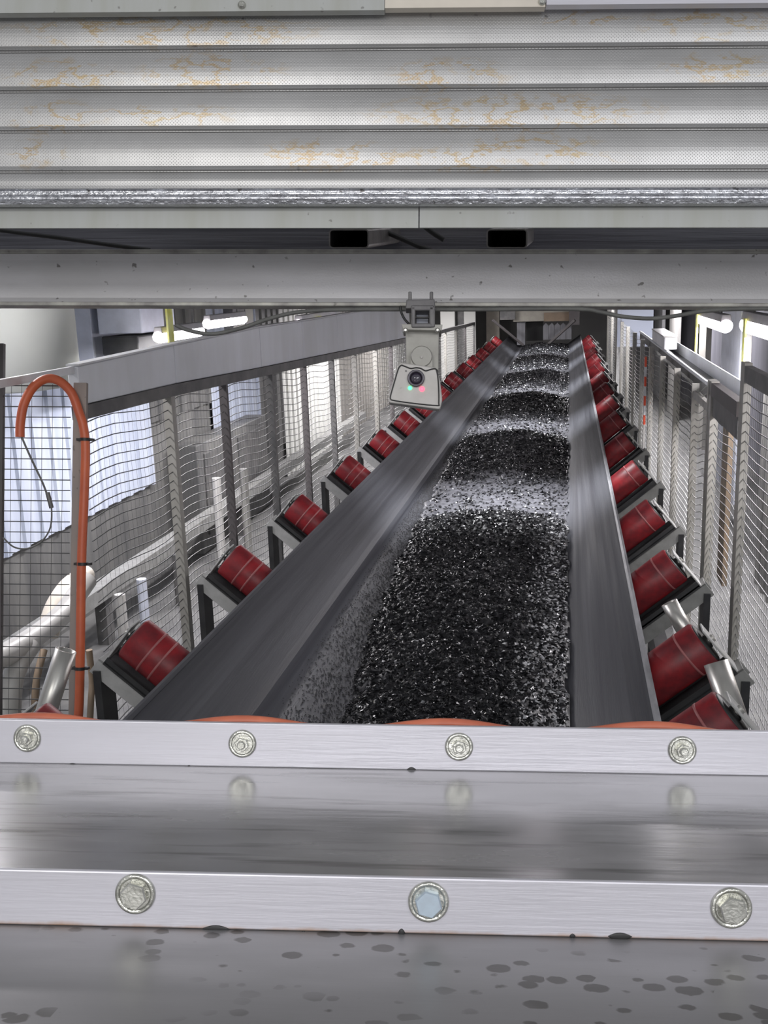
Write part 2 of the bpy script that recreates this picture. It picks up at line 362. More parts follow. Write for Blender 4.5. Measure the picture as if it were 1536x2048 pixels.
def corrug(v0, v1, w0, w1, u, side=1):
    mb = MB(); n = max(2, int((v1 - v0) / .22)); s = (v1 - v0) / n; pts = []
    for i in range(n):
        a = v0 + i * s; pts += [(u, a), (u, a + s * .72), (u + .02 * side, a + s * .76), (u + .02 * side, a + s * .96)]
    pts += [(u, v1)]
    for (ua, va), (ub, vb) in zip(pts, pts[1:]):
        mb.add([(ua, va, w0), (ub, vb, w0), (ub, vb, w1), (ua, va, w1)], [(0, 1, 2, 3)])
    mb.add([(u - .03 * side, v0, w0), (u - .03 * side, v1, w0), (u - .03 * side, v1, w1), (u - .03 * side, v0, w1)], [(3, 2, 1, 0)])
    return mb
panels = [(3.3, 7.9, -1.61, 'wallwhite', 'blue-white ribbed wall sheet behind the mesh beside the orange hose', None),
          (7.95, 9.4, -1.1, 'wallgrey', 'grey ribbed wall sheet behind the second left fence bay', None),
          (9.45, 11.0, -1.45, 'wallwhite', 'pale blue wall sheet with low edge behind the dark left fence post', None),
          (11.05, 11.95, -1.9, 'wallgrey', 'narrow dark grey wall sheet left of the bright cream one', None),
          (12.0, 15.1, FW, 'wallcream', 'bright cream full height wall sheet behind the left mesh', None),
          (15.15, 19.4, FW, 'wallbrown', 'warm grey wall sheet behind the left mesh below the sensor arm', None),
          (19.45, 22.8, FW, 'wallcream', 'cream wall sheet at the far left end of the gallery', None)]
for v0, v1, w0, mk, lab, g in panels:
    tag(build('wall_panel', corrug(v0, v1, w0 + .002, 1.12, -3.47), M[mk], None, BELT), lab, 'wall panel')

# ------------------------------------------------------------------ belt
UL, CL, CR, UR = -1.14, -.925, -.022, .235
WE, WC = -1.10, -1.28
B0, B1 = 1.9, 20.0
def belt_w(u):
    if u < CL: return WC + (CL - u) / (CL - UL) * (WE - WC)
    if u > CR: return WC + (u - CR) / (UR - CR) * (WE - WC)
    return WC
belt = thing('conveyor_belt', 'long black rubber troughed conveyor belt rising into the distance', 'conveyor belt', BELT, (-.45, B0, WC))
prof = []
for k in range(13): u = UL + .012 + (CL - .03 - UL - .012) * k / 12; prof.append((u, belt_w(u)))
prof += [(CL - .012, WC + .008), (CL + .012, WC + .001), (CL + .05, WC)]
prof += [(CL + .1 + k * (CR - CL - .2) / 6, WC) for k in range(7)]
prof += [(CR - .05, WC), (CR - .012, WC + .001), (CR + .012, WC + .008)]
for k in range(13): u = CR + .03 + (UR - .012 - CR - .03) * k / 12; prof.append((u, belt_w(u)))
def sweep(pr, v0, v1, th, n=60, wob=None):
    mb = MB(); m = len(pr); vs = []
    for i in range(n + 1):
        v = v0 + (v1 - v0) * i / n
        for (u, w) in pr: vs.append((u, v, w))
        for (u, w) in reversed(pr): vs.append((u, v, w - th))
    k = 2 * m; fs = []
    for i in range(n):
        for j in range(k): fs.append((i * k + j, i * k + (j + 1) % k, (i + 1) * k + (j + 1) % k, (i + 1) * k + j))
    mb.add(vs, fs); mb.add(vs[:k], [tuple(range(k))]); mb.add(vs[-k:], [tuple(range(k))[::-1]]); return mb
build('carrying_strip', sweep(prof, B0, B1, .012), M['belt'], belt)
for s, (a, b) in ((-1, (UL - .004, UL + .012)), (1, (UR - .012, UR + .004))):
    pr = [(a, belt_w(min(max(a, UL), UR)) + .003), ((a + b) / 2, belt_w((a + b) / 2) + .004), (b, belt_w(b) + .003)]
    build('belt_edge', sweep(pr, B0, B1, .018), M['beltedge'] if s > 0 else M['belt'], belt, label='pale right edge of the belt' if s > 0 else None)  # right edge strip is paler and glossier than the left

# ------------------------------------------------------------------ heap of shred on the belt
def vnoise(x, y, seed):
    r = np.random.default_rng(seed); T = r.random((256, 256))
    xi, yi = np.floor(x).astype(int), np.floor(y).astype(int); fx_, fy_ = x - xi, y - yi
    fx_ = fx_ * fx_ * (3 - 2 * fx_); fy_ = fy_ * fy_ * (3 - 2 * fy_)
    g = lambda i, j: T[(xi + i) % 256, (yi + j) % 256]
    return (g(0, 0) * (1 - fx_) + g(1, 0) * fx_) * (1 - fy_) + (g(0, 1) * (1 - fx_) + g(1, 1) * fx_) * fy_
crests = np.array([4.9, 7.75, 10.4, 13.1, 15.8, 18.6])
def left_edge(v):
    e = np.interp(v, [2.2, 2.7, 3.3, 4.4, 6.5, 8, 20], [-.60, -.64, -.70, -.77, -.83, -.84, -.81])
    return e + .03 * (vnoise(v * 7, v * 0 + 3, 5) - .5) + .03 * (vnoise(v * 24, v * 0 + 3, 6) - .5)
def heap_h(u, v):
    ul = left_edge(v); ur = .005 + .02 * (vnoise(v * 9, v * 0, 8) - .5)
    t = np.clip((u - ul) / (ur - ul), 0, 1)
    cross = np.clip(np.sin(PI * t), 0, 1) ** .55
    d = v[..., None] - crests
    wave = np.where(d < 0, np.exp(d / .75), np.exp(-(d / .34) ** 2)).max(-1)
    near = np.clip((4.9 - v) / 1.2, 0, 1)
    amp = .028 + .075 * np.maximum(wave, .85 * near)
    h = cross * amp * (.8 + .4 * vnoise(u * 6, v * 3, 9))
    rough = .30 + .70 * np.maximum(wave, near)
    h = h + np.minimum(cross * 2, 1) * rough * (.020 * (vnoise(u * 38, v * 34, 1) - .35) + .012 * (vnoise(u * 90, v * 80, 2) - .4))
    h = h + .006 * (vnoise(u * 14, v * 8, 12) - .3) * (cross > 0)
    return np.where((t > 0) & (t < 1), np.maximum(h, .002), -.003)
nu, nv = 130, 1500
uu = np.linspace(-.92, .03, nu)
vv = B0 + .1 + (B1 - B0 - .2) * np.linspace(0, 1, nv) ** 1.35
UU, VV = np.meshgrid(uu, vv); WWb = np.where(UU > CR, WC + (UU - CR) / (UR - CR) * (WE - WC), WC) + .004
HH = WWb + heap_h(UU, VV)
hv = np.stack([UU, VV, HH], -1).reshape(-1, 3)
idx = np.arange(nu * nv).reshape(nv, nu)
hf = np.stack([idx[:-1, :-1], idx[:-1, 1:], idx[1:, 1:], idx[1:, :-1]], -1)
keep = ((HH - WWb)[:-1, :-1] > -.002) | ((HH - WWb)[1:, 1:] > -.002)
hf = hf[keep].reshape(-1, 4)
def npmesh(name, verts, faces, material, parent=None, frame=BELT, smooth=False):
    loc = np.array([-.4, (B0 + B1) / 2, WC])
    me = bpy.data.meshes.new(name); n = faces.shape[1]
    me.vertices.add(len(verts)); me.vertices.foreach_set('co', (verts - loc).astype(np.float32).ravel())
    me.loops.add(faces.size); me.loops.foreach_set('vertex_index', faces.astype(np.int32).ravel())
    me.polygons.add(len(faces)); me.polygons.foreach_set('loop_start', np.arange(0, faces.size, n, dtype=np.int32))
    me.polygons.foreach_set('use_smooth', np.full(len(faces), smooth)); me.update(calc_edges=True); me.validate()
    me.materials.append(material)
    o = bpy.data.objects.new(name, me); C.objects.link(o)
    o.matrix_world = frame @ Matrix.Translation(Vector(loc)); return o
def light_bands(u, v):  # lamp pools painted into the heap colour as paler bands
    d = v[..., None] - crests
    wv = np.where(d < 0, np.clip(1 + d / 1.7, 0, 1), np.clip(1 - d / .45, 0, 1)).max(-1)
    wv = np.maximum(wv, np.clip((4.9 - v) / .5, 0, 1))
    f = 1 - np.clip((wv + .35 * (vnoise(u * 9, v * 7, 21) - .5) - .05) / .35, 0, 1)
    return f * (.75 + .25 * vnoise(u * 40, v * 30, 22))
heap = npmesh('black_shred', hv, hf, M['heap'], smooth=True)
at_ = heap.data.attributes.new('light_bands', 'FLOAT', 'POINT'); at_.data.foreach_set('value', light_bands(UU, VV).astype(np.float32).ravel())
tag(heap, 'loose wet black shred heaped along the middle of the conveyor belt', 'bulk material', kind='stuff')
# flakes: denser where the photograph resolves them
N = 80000
fv = B0 + .15 + (B1 - B0 - .4) * rng.random(N) ** 2.0
fu = -.86 + .88 * rng.random(N)
h = heap_h(fu, fv); ok = (h > .004) & (rng.random(N) > light_bands(fu, fv) * .93)  # flakes thinned inside the painted light bands
fu, fv, h = fu[ok], fv[ok], h[ok]; N = len(fu)
base = np.where(fu > CR, WC + (fu - CR) / (UR - CR) * (WE - WC), WC) + .006 + h
sz = (.0055 + .0075 * rng.random(N)) * (1 + .05 * (fv - 3))
ang = rng.random(N) * 2 * PI; tilt = np.abs(rng.normal(0, .6, N)); ta = rng.random(N) * 2 * PI
nx, ny, nz = np.sin(tilt) * np.cos(ta), np.sin(tilt) * np.sin(ta), np.cos(tilt)
nrm = np.stack([nx, ny, nz], -1)
a1 = np.stack([np.cos(ang), np.sin(ang), np.zeros(N)], -1); a1 -= nrm * (a1 * nrm).sum(-1, keepdims=True); a1 /= np.linalg.norm(a1, axis=-1, keepdims=True)
a2 = np.cross(nrm, a1); ce = np.stack([fu, fv, base], -1)
el = .35 + .5 * rng.random(N)
s = sz[:, None]; e = (sz * el)[:, None]
p = [ce - a1 * s, ce - a2 * e * (.6 + .8 * rng.random((N, 1))), ce + a1 * s * (.6 + .6 * rng.random((N, 1))), ce + a2 * e, ce + nrm * s * .35]
fl = np.stack(p, 1).reshape(-1, 3); i0 = np.arange(N)[:, None] * 5
tri = np.concatenate([i0 + np.array([[0, 1, 4]]), i0 + np.array([[1, 2, 4]]), i0 + np.array([[2, 3, 4]]), i0 + np.array([[3, 0, 4]])])
pale = (rng.random(N) < .02) | ((fu > -.17) & (fv < 5.2) & (rng.random(N) < .45 * np.clip((fu + .17) / .1, 0, 1)))  # pale colour stands in for glints and the lit right slope
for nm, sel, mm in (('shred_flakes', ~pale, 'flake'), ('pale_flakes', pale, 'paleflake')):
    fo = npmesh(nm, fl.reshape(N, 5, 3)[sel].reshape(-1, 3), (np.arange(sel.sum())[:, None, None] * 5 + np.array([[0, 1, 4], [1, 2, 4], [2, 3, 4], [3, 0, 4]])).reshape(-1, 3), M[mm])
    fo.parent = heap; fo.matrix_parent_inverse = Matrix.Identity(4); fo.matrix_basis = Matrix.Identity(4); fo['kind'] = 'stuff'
# thin scatter of grit on the bare strip left of the heap
N2 = 9000
gv = B0 + .15 + 8 * rng.random(N2) ** 1.4; gu = CL + .03 + (left_edge(gv) - CL - .03) * rng.random(N2) ** .6
gs = (.0015 + .0025 * rng.random(N2))[:, None]; gc = np.stack([gu, gv, np.full(N2, WC + .001)], -1)
an = rng.random((N2, 1)) * 2 * PI
gp = [gc + gs * np.concatenate([np.cos(an + k * 2.1), np.sin(an + k * 2.1), 0 * an], 1) for k in range(3)] + [gc + gs * np.array([0, 0, .9])]
gt = (np.arange(N2)[:, None, None] * 4 + np.array([[0, 1, 3], [1, 2, 3], [2, 0, 3]])).reshape(-1, 3)
fo = npmesh('grit', np.stack(gp, 1).reshape(-1, 3), gt, M['cover'])
fo.parent = heap; fo.matrix_parent_inverse = Matrix.Identity(4); fo.matrix_basis = Matrix.Identity(4); fo['kind'] = 'stuff'

# ------------------------------------------------------------------ wing idlers
TH = math.radians(40)
def idler(s, label, v):
    ue = UL if s < 0 else UR
    root = thing('wing_idler', label, 'conveyor roller', BELT, (ue, v, WE), 'red wing idlers left of the belt' if s < 0 else 'red wing idlers right of the belt')
    o = Vector((s * math.cos(TH), 0, math.sin(TH))); n = Vector((s * math.sin(TH), 0, -math.cos(TH))); y = Vector((0, 1, 0))
    e = Vector((ue, v, WE)); r = .073; ax = e + n * (r + .02)
    L = .175 if s < 0 else .15
    ro = build('roller', MB().ring([(-.16, r * .93), (-.155, r), (L - .006, r), (L, r * .93)], ax, o, 40), M['red'], root)
    for t in (.055, .10) if s < 0 else (.09,):
        build('ring_band', MB().ring([(t - .0035, r + .0002), (t - .003, r + .0012), (t + .003, r + .0012), (t + .0035, r + .0002)], ax, o, 40, cap=False), M['redring'], ro)
    build('end_cap', MB().ring([(L, r * .86), (L + .004, r * .84), (L + .005, r * .3), (L + .012, r * .28)], ax, o, 24), M['black'], ro)
    build('axle', MB().ring([(L + .01, .012), (L + .03, .012)], ax, o, 12), M['chrome'], root)
    # end plate holding the axle
    q = ax + o * (L + .018)
    mb = MB(); w_ = .036
    pts = [q + n * -.045 - y * w_, q + n * -.045 + y * w_, q + n * .125 + y * w_, q + n * .125 - y * w_]
    mb.extrude(pts, o * .006); build('end_plate', mb, M['bracket'], root, bevel=.002)
    # trough beam under the roller: tray coloured dark for its shadowed face, grey inverted channel
    a, b = ax + n * (r + .028) - o * .35, ax + n * (r + .028) + o * (L + .02)
    mb = MB(); k = Vector((0, .05, 0))
    mb.extrude([a - k - n * .016, b - k - n * .016, b - k + n * .012, a - k + n * .012], (0, .006, 0))
    mb.extrude([a - k - n * .0 , b - k - n * .0, b + k, a + k], n * .006)
    mb.extrude([a + k - n * .016, b + k - n * .016, b + k + n * .012, a + k + n * .012], (0, -.006, 0))
    build('roller_tray', mb, M['dark'], root)
    a, b = a + n * .04, b + n * .04 + o * .02; k = Vector((0, .042, 0))
    mb = MB(); t_ = n * .028
    mb.extrude([a - k - t_, b - k - t_, b - k + t_, a - k + t_], (0, .005, 0))
    mb.extrude([a - k - t_, b - k - t_, b + k - t_, a + k - t_], n * .005)
    mb.extrude([a + k - t_, b + k - t_, b + k + t_, a + k + t_], (0, -.005, 0))
    build('cross_channel', mb, M['bracket'] if s < 0 else M['channel'], root, bevel=.001)
    f = b - o * .012
    mb = MB().box(f.x - .012, v - .05, -1.60, f.x + .012, v + .045, f.z - .01)
    build('upright', mb, M['dark'] if s < 0 else M['dark'], root)
    return root
VS = {-1: [2.14, 2.78, 3.70, 4.68, 5.80, 6.88, 7.9, 9.0, 10.1, 11.3, 12.6, 13.9, 15.3, 16.8, 18.4],
      1: [2.42, 2.93, 3.78, 4.68, 5.72, 6.80, 7.9, 9.0, 10.1, 11.3, 12.6, 13.9, 15.3, 16.8, 18.4]}
for s in (-1, 1):
    side = 'left' if s < 0 else 'right'
    first = None
    for i, v in enumerate(VS[s]):
        extra = {0: ', half hidden by the front bar', 4: ', bright red in lamplight', 14: ', beside the far chute'}.get(i, '')
        lab = f'{ORD[i]} red roller along the {side} belt edge{extra}'
        if first is None: first = idler(s, lab, v)
        else: copytree(first, (UL if s < 0 else UR, v, WE), lab)
# stringers carrying the idlers
for s, u, lab in ((-1, -1.33, 'dark steel stringer under the rollers left of the belt'), (1, .42, 'dark steel stringer under the rollers right of the belt')):
    st = thing('conveyor_stringer', lab, 'steel beam', BELT, (u, B0, FW))
    build('channel_beam', MB().box(u - .03, 1.9, -1.72, u + .03, 19.6, -1.60), M['dark'], st)
    for v in np.arange(2.3, 19.3, 2.4): build('leg', MB().box(u - .025, v, FW, u + .025, v + .05, -1.72), M['dark'], st)

# stainless tube stubs by the nearest rollers
def stub(a, b, r, lab):
    a, b = Vector(a), Vector(b); L = (b - a).length; mb = MB()
    mb.ring([(0, r), (L, r), (L, r * .84), (L * .3, r * .84)], a, b - a, 28, cap=False)
    o = build('tube_stub', mb, M['chrome'], None, BELT); return tag(o, lab, 'steel tube')
stub(bv(92, 1425, 2.50), bv(132, 1300, 2.55), .031, 'short open stainless tube standing behind the nearest left roller')
stub(bv(1478, 1460, 2.62), bv(1432, 1325, 2.7), .034, 'large open stainless tube beside the second red roller right of belt')
stub(bv(1368, 1258, 3.30), bv(1338, 1205, 3.32), .028, 'small stainless tube between second and third red rollers right of belt')

# ------------------------------------------------------------------ left guard fence
FU = -1.75
posts = [4.22, 4.95, 5.78, 6.57, 7.39, 8.22, 9.17, 9.99, 11.0, 12.1, 13.3, 14.6, 16.0, 17.5, 19.2]
rail_top = lambda v: float(np.interp(v, [3.3, 4.2, 5.6, 7.1, 10.9, 20], [-.400, -.412, -.455, -.495, -.594, -.80]))
duct_top = lambda v: float(np.interp(v, [3.2, 3.7, 5.6, 6.6, 20], [-.262, -.250, -.227, -.233, -.24]))
lf = thing('guard_fence', 'long wire mesh guard fence left of the conveyor', 'fence', BELT, (FU, 3.35, FW))
def mesh_panel(u, v0, v1, top, bot, pitch=.040, t=.0034, wave=.012):
    mb = MB(); n = int((top(v0) - bot) / pitch)
    for i in range(1, n + 1):
        seg = 6; pts = []
        for k in range(seg + 1):
            v = v0 + (v1 - v0) * k / seg
            w = min(top(v0), top(v0)) - i * pitch + (v - v0) * (top(v1) - top(v0)) / (v1 - v0) + wave * math.sin(2 * PI * k / seg)
            pts.append((u, v, w))
        for a, b in zip(pts, pts[1:]): mb.bar(a, b, t, t)
    m = int((v1 - v0) / pitch)
    for i in range(1, m):
        v = v0 + i * pitch
        mb.add([(u - t * .13, v, bot), (u, v + t * .13, bot), (u + t * .13, v, bot), (u - t * .13, v, top(v)), (u, v + t * .13, top(v)), (u + t * .13, v, top(v))], [(0, 1, 4, 3), (1, 2, 5, 4), (2, 0, 3, 5)])
    return mb
rt = lambda v: rail_top(v) - .03
prev = 3.36
for i, v in enumerate(posts):
    build('mesh_sheet', mesh_panel(FU, prev + .02, v - .02, rt, FW + .05), M['wire'] if i < 5 else M['wirelit'], lf)
    mk = ['post', 'postdark', 'rail', 'postdark', 'rail', 'post'][i % 6]
    wd = [.022, .014, .016, .012, .014, .014][i % 6]
    build('fence_post', MB().box(FU - .02, v - wd, FW, FU + .02, v + wd, rail_top(v)), M[mk], lf, label={0: 'pale cream fence post', 1: 'dark fence post'}.get(i))
    prev = v
mb = MB()
vsr = [3.36] + posts
for a, b in zip(vsr, vsr[1:]):
    mb.hexa([(FU - .02, a, rail_top(a) - .05), (FU + .025, a, rail_top(a) - .05), (FU + .025, b, rail_top(b) - .05), (FU - .02, b, rail_top(b) - .05),
             (FU - .02, a, rail_top(a)), (FU + .025, a, rail_top(a)), (FU + .025, b, rail_top(b)), (FU - .02, b, rail_top(b))])
build('top_rail', mb, M['rail'], lf)
# sheet metal duct on top of the fence
dk = thing('sheet_duct', 'shiny silver sheet metal duct lying along the top of the left fence', 'duct', BELT, (FU - .1, 3.2, -.45))
segs = [3.375, 4.3, 5.6, 6.55, 7.6, 8.7, 9.9, 11.2]
for a, b in zip(segs, segs[1:]):
    mb = MB(); g = .006
    ta, tb, ba, bb = duct_top(a), duct_top(b - g), rail_top(a) + .002, rail_top(b) + .002
    mb.hexa([(FU - .03, a, ba), (FU + .012, a, ba), (FU + .012, b - g, bb), (FU - .03, b - g, bb), (FU - .03, a, ta), (FU + .012, a, ta), (FU + .012, b - g, tb), (FU - .03, b - g, tb)])
    build('duct_section', mb, M['duct'], dk, bevel=.004)
mb = MB()
mb.hexa([(FU - .033, 3.375, duct_top(3.375) + .001), (FU + .02, 3.375, duct_top(3.375) + .001), (FU + .02, 11.2, duct_top(11.2) + .001), (FU - .033, 11.2, duct_top(11.2) + .001),
         (FU - .033, 3.375, duct_top(3.375) + .008), (FU + .02, 3.375, duct_top(3.375) + .008), (FU + .02, 11.2, duct_top(11.2) + .008), (FU - .033, 11.2, duct_top(11.2) + .008)])
vs2 = sorted(set(segs)); mb = MB()
for a, b in zip(vs2, vs2[1:]):
    ta, tb = duct_top(a), duct_top(b)
    mb.hexa([(FU - .033, a, ta + .001), (FU + .02, a, ta + .001), (FU + .02, b, tb + .001), (FU - .033, b, tb + .001), (FU - .033, a, ta + .008), (FU + .02, a, ta + .008), (FU + .02, b, tb + .008), (FU - .033, b, tb + .008)])
mb.box(FU - .02, 2.5, duct_top(2.5) - .022, FU + .0, 3.375, duct_top(3.2) + .004)
build('top_flange', mb, M['ductrim'], dk)

# facing mesh panel with the hose post (front frame)
PC = 3.30
fpnl = thing('front_mesh_panel', 'square wire mesh panel facing the viewer behind the orange hose', 'fence panel', FRONT, (fx(70, PC), PC, -2.0))
mb = MB(); x0, x1 = fx(-60, PC), fx(140, PC); z1, z0 = fz(768, PC, 70), -1.9
for k in range(52):
    z = z1 - .006 - k * .0349
    if z < z0: break
    mb.bar((x0, PC, z), (x1, PC, z), .0032, .0032)
for k in range(12):
    x = fx(20, PC) + (k - 3) * .0349
    if x < x1: mb.bar((x, PC + .003, z0), (x, PC + .003, z1), .0012, .0012, (0, 1, 0))
build('mesh_sheet', mb, M['wire'], fpnl)
build('side_rail', MB().box(fx(-6, PC), PC - .01, z0, fx(6, PC), PC + .01, fz(690, PC)), M['postdark'], fpnl)
build('foot_rail', MB().box(x0, PC - .01, z0 - .03, x1, PC + .01, z0), M['postdark'], fpnl)
hp = build('flat_post', MB().box(fx(137, PC - .03), PC - .04, -1.9, fx(163, PC - .03), PC - .02, fz(768, PC, 150)), M['fpost'], None, FRONT, bevel=.002)
hp.rotation_euler.rotate_axis('Y', math.radians(0.4))
tag(hp, 'brownish flat steel post that carries the orange hose', 'post')
HC = PC - .06
hs = thing('orange_hose', 'orange hose curving over the top of the flat post at left', 'hose', FRONT, fp(160, 1430, HC))
hpts = [(148, 1500), (157, 1430), (160, 1340), (163, 1130), (168, 1000), (171, 900), (167, 855), (158, 825), (143, 786), (118, 762), (92, 758), (66, 775), (48, 808), (41, 845), (40, 874)]
build('hose_tube', MB().tube(smoothpath([fp(x, y, HC) for x, y in hpts], 8), .0148, 16), M['hose'], hs)
for x, y in ((170, 879), (165, 1128), (160, 1337)):
    q = fp(x, y, HC); build('cable_tie', MB().ring([(-.005, .017), (.005, .017)], q, (0, 0, 1), 20).box(q.x - .028, HC - .004, q.z - .004, q.x + .026, HC + .02, q.z + .004), M['black'], hs)
wp = thing('dangling_lead', 'thin grey lead with a plug dangling from the open hose end', 'cable', FRONT, fp(100, 1010, HC))
build('lead', MB().tube(smoothpath([fp(x, y, HC) for x, y in [(42, 868), (48, 885), (66, 925), (85, 965), (98, 1000)]]), .0035, 8), M['cable'], wp)
build('plug', MB().tube([fp(95, 985, HC), fp(103, 1016, HC)], .0075, 10), M['rail'], wp)
build('loose_loop', MB().tube(smoothpath([fp(x, y, HC) for x, y in [(103, 1014), (103, 1040), (98, 1062), (82, 1084), (55, 1097), (28, 1094), (6, 1075)]]), .0028, 8), M['cable'], wp)

# ------------------------------------------------------------------ things behind the left fence
tk = MB().ring([(-.55, .34), (-.53, .36), (1.55, .36)], (-2.98, 5.6, 0), (-.0408 * 0, 0, 1), 48)
tk = thing('storage_tank', 'tall cream round tank above the duct at far left', 'tank', BELT, (-2.9, 5.1, -.5))
build('tank_shell', MB().ring([(-.52, .2), (-.50, .36), (1.0, .36)], (-3.04, 5.15, 0), (0, 0, 1), 48), M['tank'], tk)
build('tank_bracket', MB().box(-3.42, 5.1, -.3, -3.2, 5.2, -.22).box(-3.45, 5.1, .4, -3.2, 5.2, .48), M['rail'], tk)
def vbox(u, x0, x1, y0, y1, du, name, mk, lab, cat, bev=.004):
    a, b = bu(x0, (y0 + y1) / 2, u), bu(x1, (y0 + y1) / 2, u); vm = (a.y + b.y) / 2
    top = bu((x0 + x1) / 2, y0, u).z * 1; bot = bu((x0 + x1) / 2, y1, u).z
    lo, hi = sorted((a.y, b.y))
    o = build(name, MB().box(u - du / 2, lo, bot, u + du / 2, hi, top), M[mk], None, BELT, bevel=bev)
    return tag(o, lab, cat)
vbox(-3.1, 152, 232, 520, 765, .2, 'column', 'bluecol', 'lavender grey column right of the cream tank', 'column')
vbox(-2.8, 236, 306, 560, 664, .3, 'cabinet', 'bluecol', 'pale blue wall cabinet left of the yellow strap', 'cabinet', .01)
vbox(-2.8, 240, 306, 668, 706, .25, 'junction_box', 'dark', 'dark box under the pale blue cabinet behind the duct', 'box', .01)
vbox(-2.6, 456, 480, 520, 740, .08, 'column', 'dark', 'thin dark column right of the left double lamp', 'column')
vbox(-2.7, 484, 500, 520, 740, .06, 'column', 'rail', 'thin grey column behind the sagging cable at left', 'column')
# low level: gantry rail, pipes, posts
def bline(name, p, q, r, mk, lab, cat, frame=BELT, seg=16):
    return tag(build(name, MB().tube(smoothpath(p, 6) if q is None else [p, q], r, seg), M[mk], None, frame), lab, cat)
g = thing('walkway_beam', 'long pale grey beam low behind the left mesh', 'steel beam', BELT, (-3.1, 4, -2.1))
build('beam_flange', MB().box(-3.16, 3.6, -2.02, -3.04, 15, -1.92), M['channel'], g)
build('beam_leg', MB().box(-3.14, 6.0, FW, -3.06, 6.1, -2.02), M['rail'], g); build('beam_leg', MB().box(-3.14, 9.0, FW, -3.06, 9.1, -2.02), M['rail'], g)
pp = thing('white_pipe', 'thick white pipe with a bend low at far left behind the mesh', 'pipe', BELT, (-2.2, 3.6, -2))
build('pipe_run', MB().tube(smoothpath([bu(-60, 1345, -2.1), bu(0, 1315, -2.1), bu(60, 1280, -2.12), bu(118, 1235, -2.15), bu(150, 1195, -2.2), bu(175, 1160, -2.2)], 8), .045, 20), M['pipe'], pp)
build('pipe_bend', MB().tube(smoothpath([bu(60, 1290, -2.1), bu(36, 1330, -2.1), bu(22, 1380, -2.1), bu(20, 1480, -2.1)], 8), .042, 20), M['pipe'], pp)
bline('cream_sack', smoothpath([bu(95, 1270, -2.3), bu(112, 1215, -2.3), bu(138, 1175, -2.35), bu(170, 1150, -2.4)], 6), None, .05, 'cream', 'cream coloured fat hose behind the flat post at left', 'hose')
bline('yellow_hose', [bu(88, 1300, -2.0), bu(75, 1350, -2.0), bu(70, 1400, -2.0), bu(68, 1480, -2.0)], None, .014, 'brown', 'thin brown hose hanging left of the stainless tube', 'hose')
bline('yellow_hose', [bu(178, 1300, -2.0), bu(184, 1360, -2.0), bu(182, 1400, -2.0), bu(178, 1480, -2.0)], None, .014, 'brown', 'thin brown hose just right of the orange hose', 'hose')
mc = thing('machine_cabinet', 'dark grey machine cabinet behind the third left fence bay', 'cabinet', BELT, (-3.1, 8.2, FW))
build('cabinet_body', MB().box(-3.44, 8.3, FW, -3.22, 10.4, -1.35), M['wallgrey'], mc, bevel=.01)
build('cabinet_door', MB().box(-3.22, 8.45, FW + .15, -3.205, 9.3, -1.45), M['rail'], mc, bevel=.004)
build('cabinet_door', MB().box(-3.22, 9.4, FW + .15, -3.205, 10.3, -1.45), M['rail'], mc, bevel=.004)
for k, (v, u, lab) in enumerate(((5.9, -2.9, 'white stand pipe low behind the first left mesh bay'), (6.25, -2.9, 'pale blue stand pipe low behind the first left mesh bay'), (6.9, -2.9, 'grey stand pipe low behind the first left mesh bay'), (7.6, -2.8, 'tall white stand pipe behind the second left mesh bay'), (8.0, -2.7, 'tall silver stand pipe behind the dark left post'))):
    bline('stand_pipe', (u, v, FW), (u, v, -1.95 if k < 3 else -1.5), .035, ['pipe', 'bluecol', 'rail', 'pipe', 'chrome'][k], lab, 'pipe')

# ------------------------------------------------------------------ right guard fence
RU = .72
rposts = [5.29, 5.95, 6.95, 8.0, 9.1, 10.2, 11.4, 12.7, 14.1, 15.6, 17.2, 19.0]
rf = thing('guard_fence', 'long wire mesh guard fence right of the conveyor', 'fence', BELT, (RU, 5.3, FW))
rtop = lambda v: float(np.interp(v, [4.3, 5.29, 5.95, 8, 14.3, 14.6, 20], [-.55, -.53, -.62, -.62, -.62, -.30, -.30]))
prev = 5.29
for i, v in enumerate(rposts):
    if i:
        build('mesh_sheet', mesh_panel(RU, prev + .02, v - .02, rtop, FW + .05), M['wirelit'], rf)
    wd = [.02, .012, .018, .016, .03, .03, .04, .04, .05, .05, .05, .05][i]
    build('fence_post', MB().box(RU - .02, v - wd, FW, RU + .02, v + wd, rtop(v)), M['post'], rf)
    prev = v
build('mesh_frame', MB().box(RU - .012, 5.3, -.70, RU + .012, 5.94, -.66), M['post'], rf)
r2 = thing('mesh_panel', 'mesh guard panel with broad dark top rail, second from right edge', 'fence panel', BELT, (RU, 4.4, FW))
build('mesh_sheet', mesh_panel(RU, 4.40, 5.16, lambda v: -.62, FW + .05), M['wire'], r2)
build('top_rail', MB().box(RU - .02, 4.39, -.60, RU + .02, 5.25, -.535), M['postdark'], r2)
build('backing_strip', MB().box(RU - .01, 4.41, -.70, RU + .01, 5.25, -.60), M['rail'], r2)
build('fence_post', MB().box(RU - .02, 5.17, FW, RU + .02, 5.25, -.53), M['post'], r2)
r1 = thing('mesh_panel', 'tall cream framed mesh guard panel at the right edge', 'fence panel', BELT, (RU, 3.9, FW))
t1 = lambda v: -.40 + (4.36 - v) * -.0
build('mesh_sheet', mesh_panel(RU, 3.3, 4.33, t1, FW + .05, wave=.008), M['wire'], r1)
build('frame_post', MB().box(RU - .015, 4.27, FW, RU + .015, 4.36, -.365), M['post'], r1)
build('top_rail', MB().box(RU - .015, 3.3, -.44, RU + .015, 4.27, -.375), M['rail'], r1)
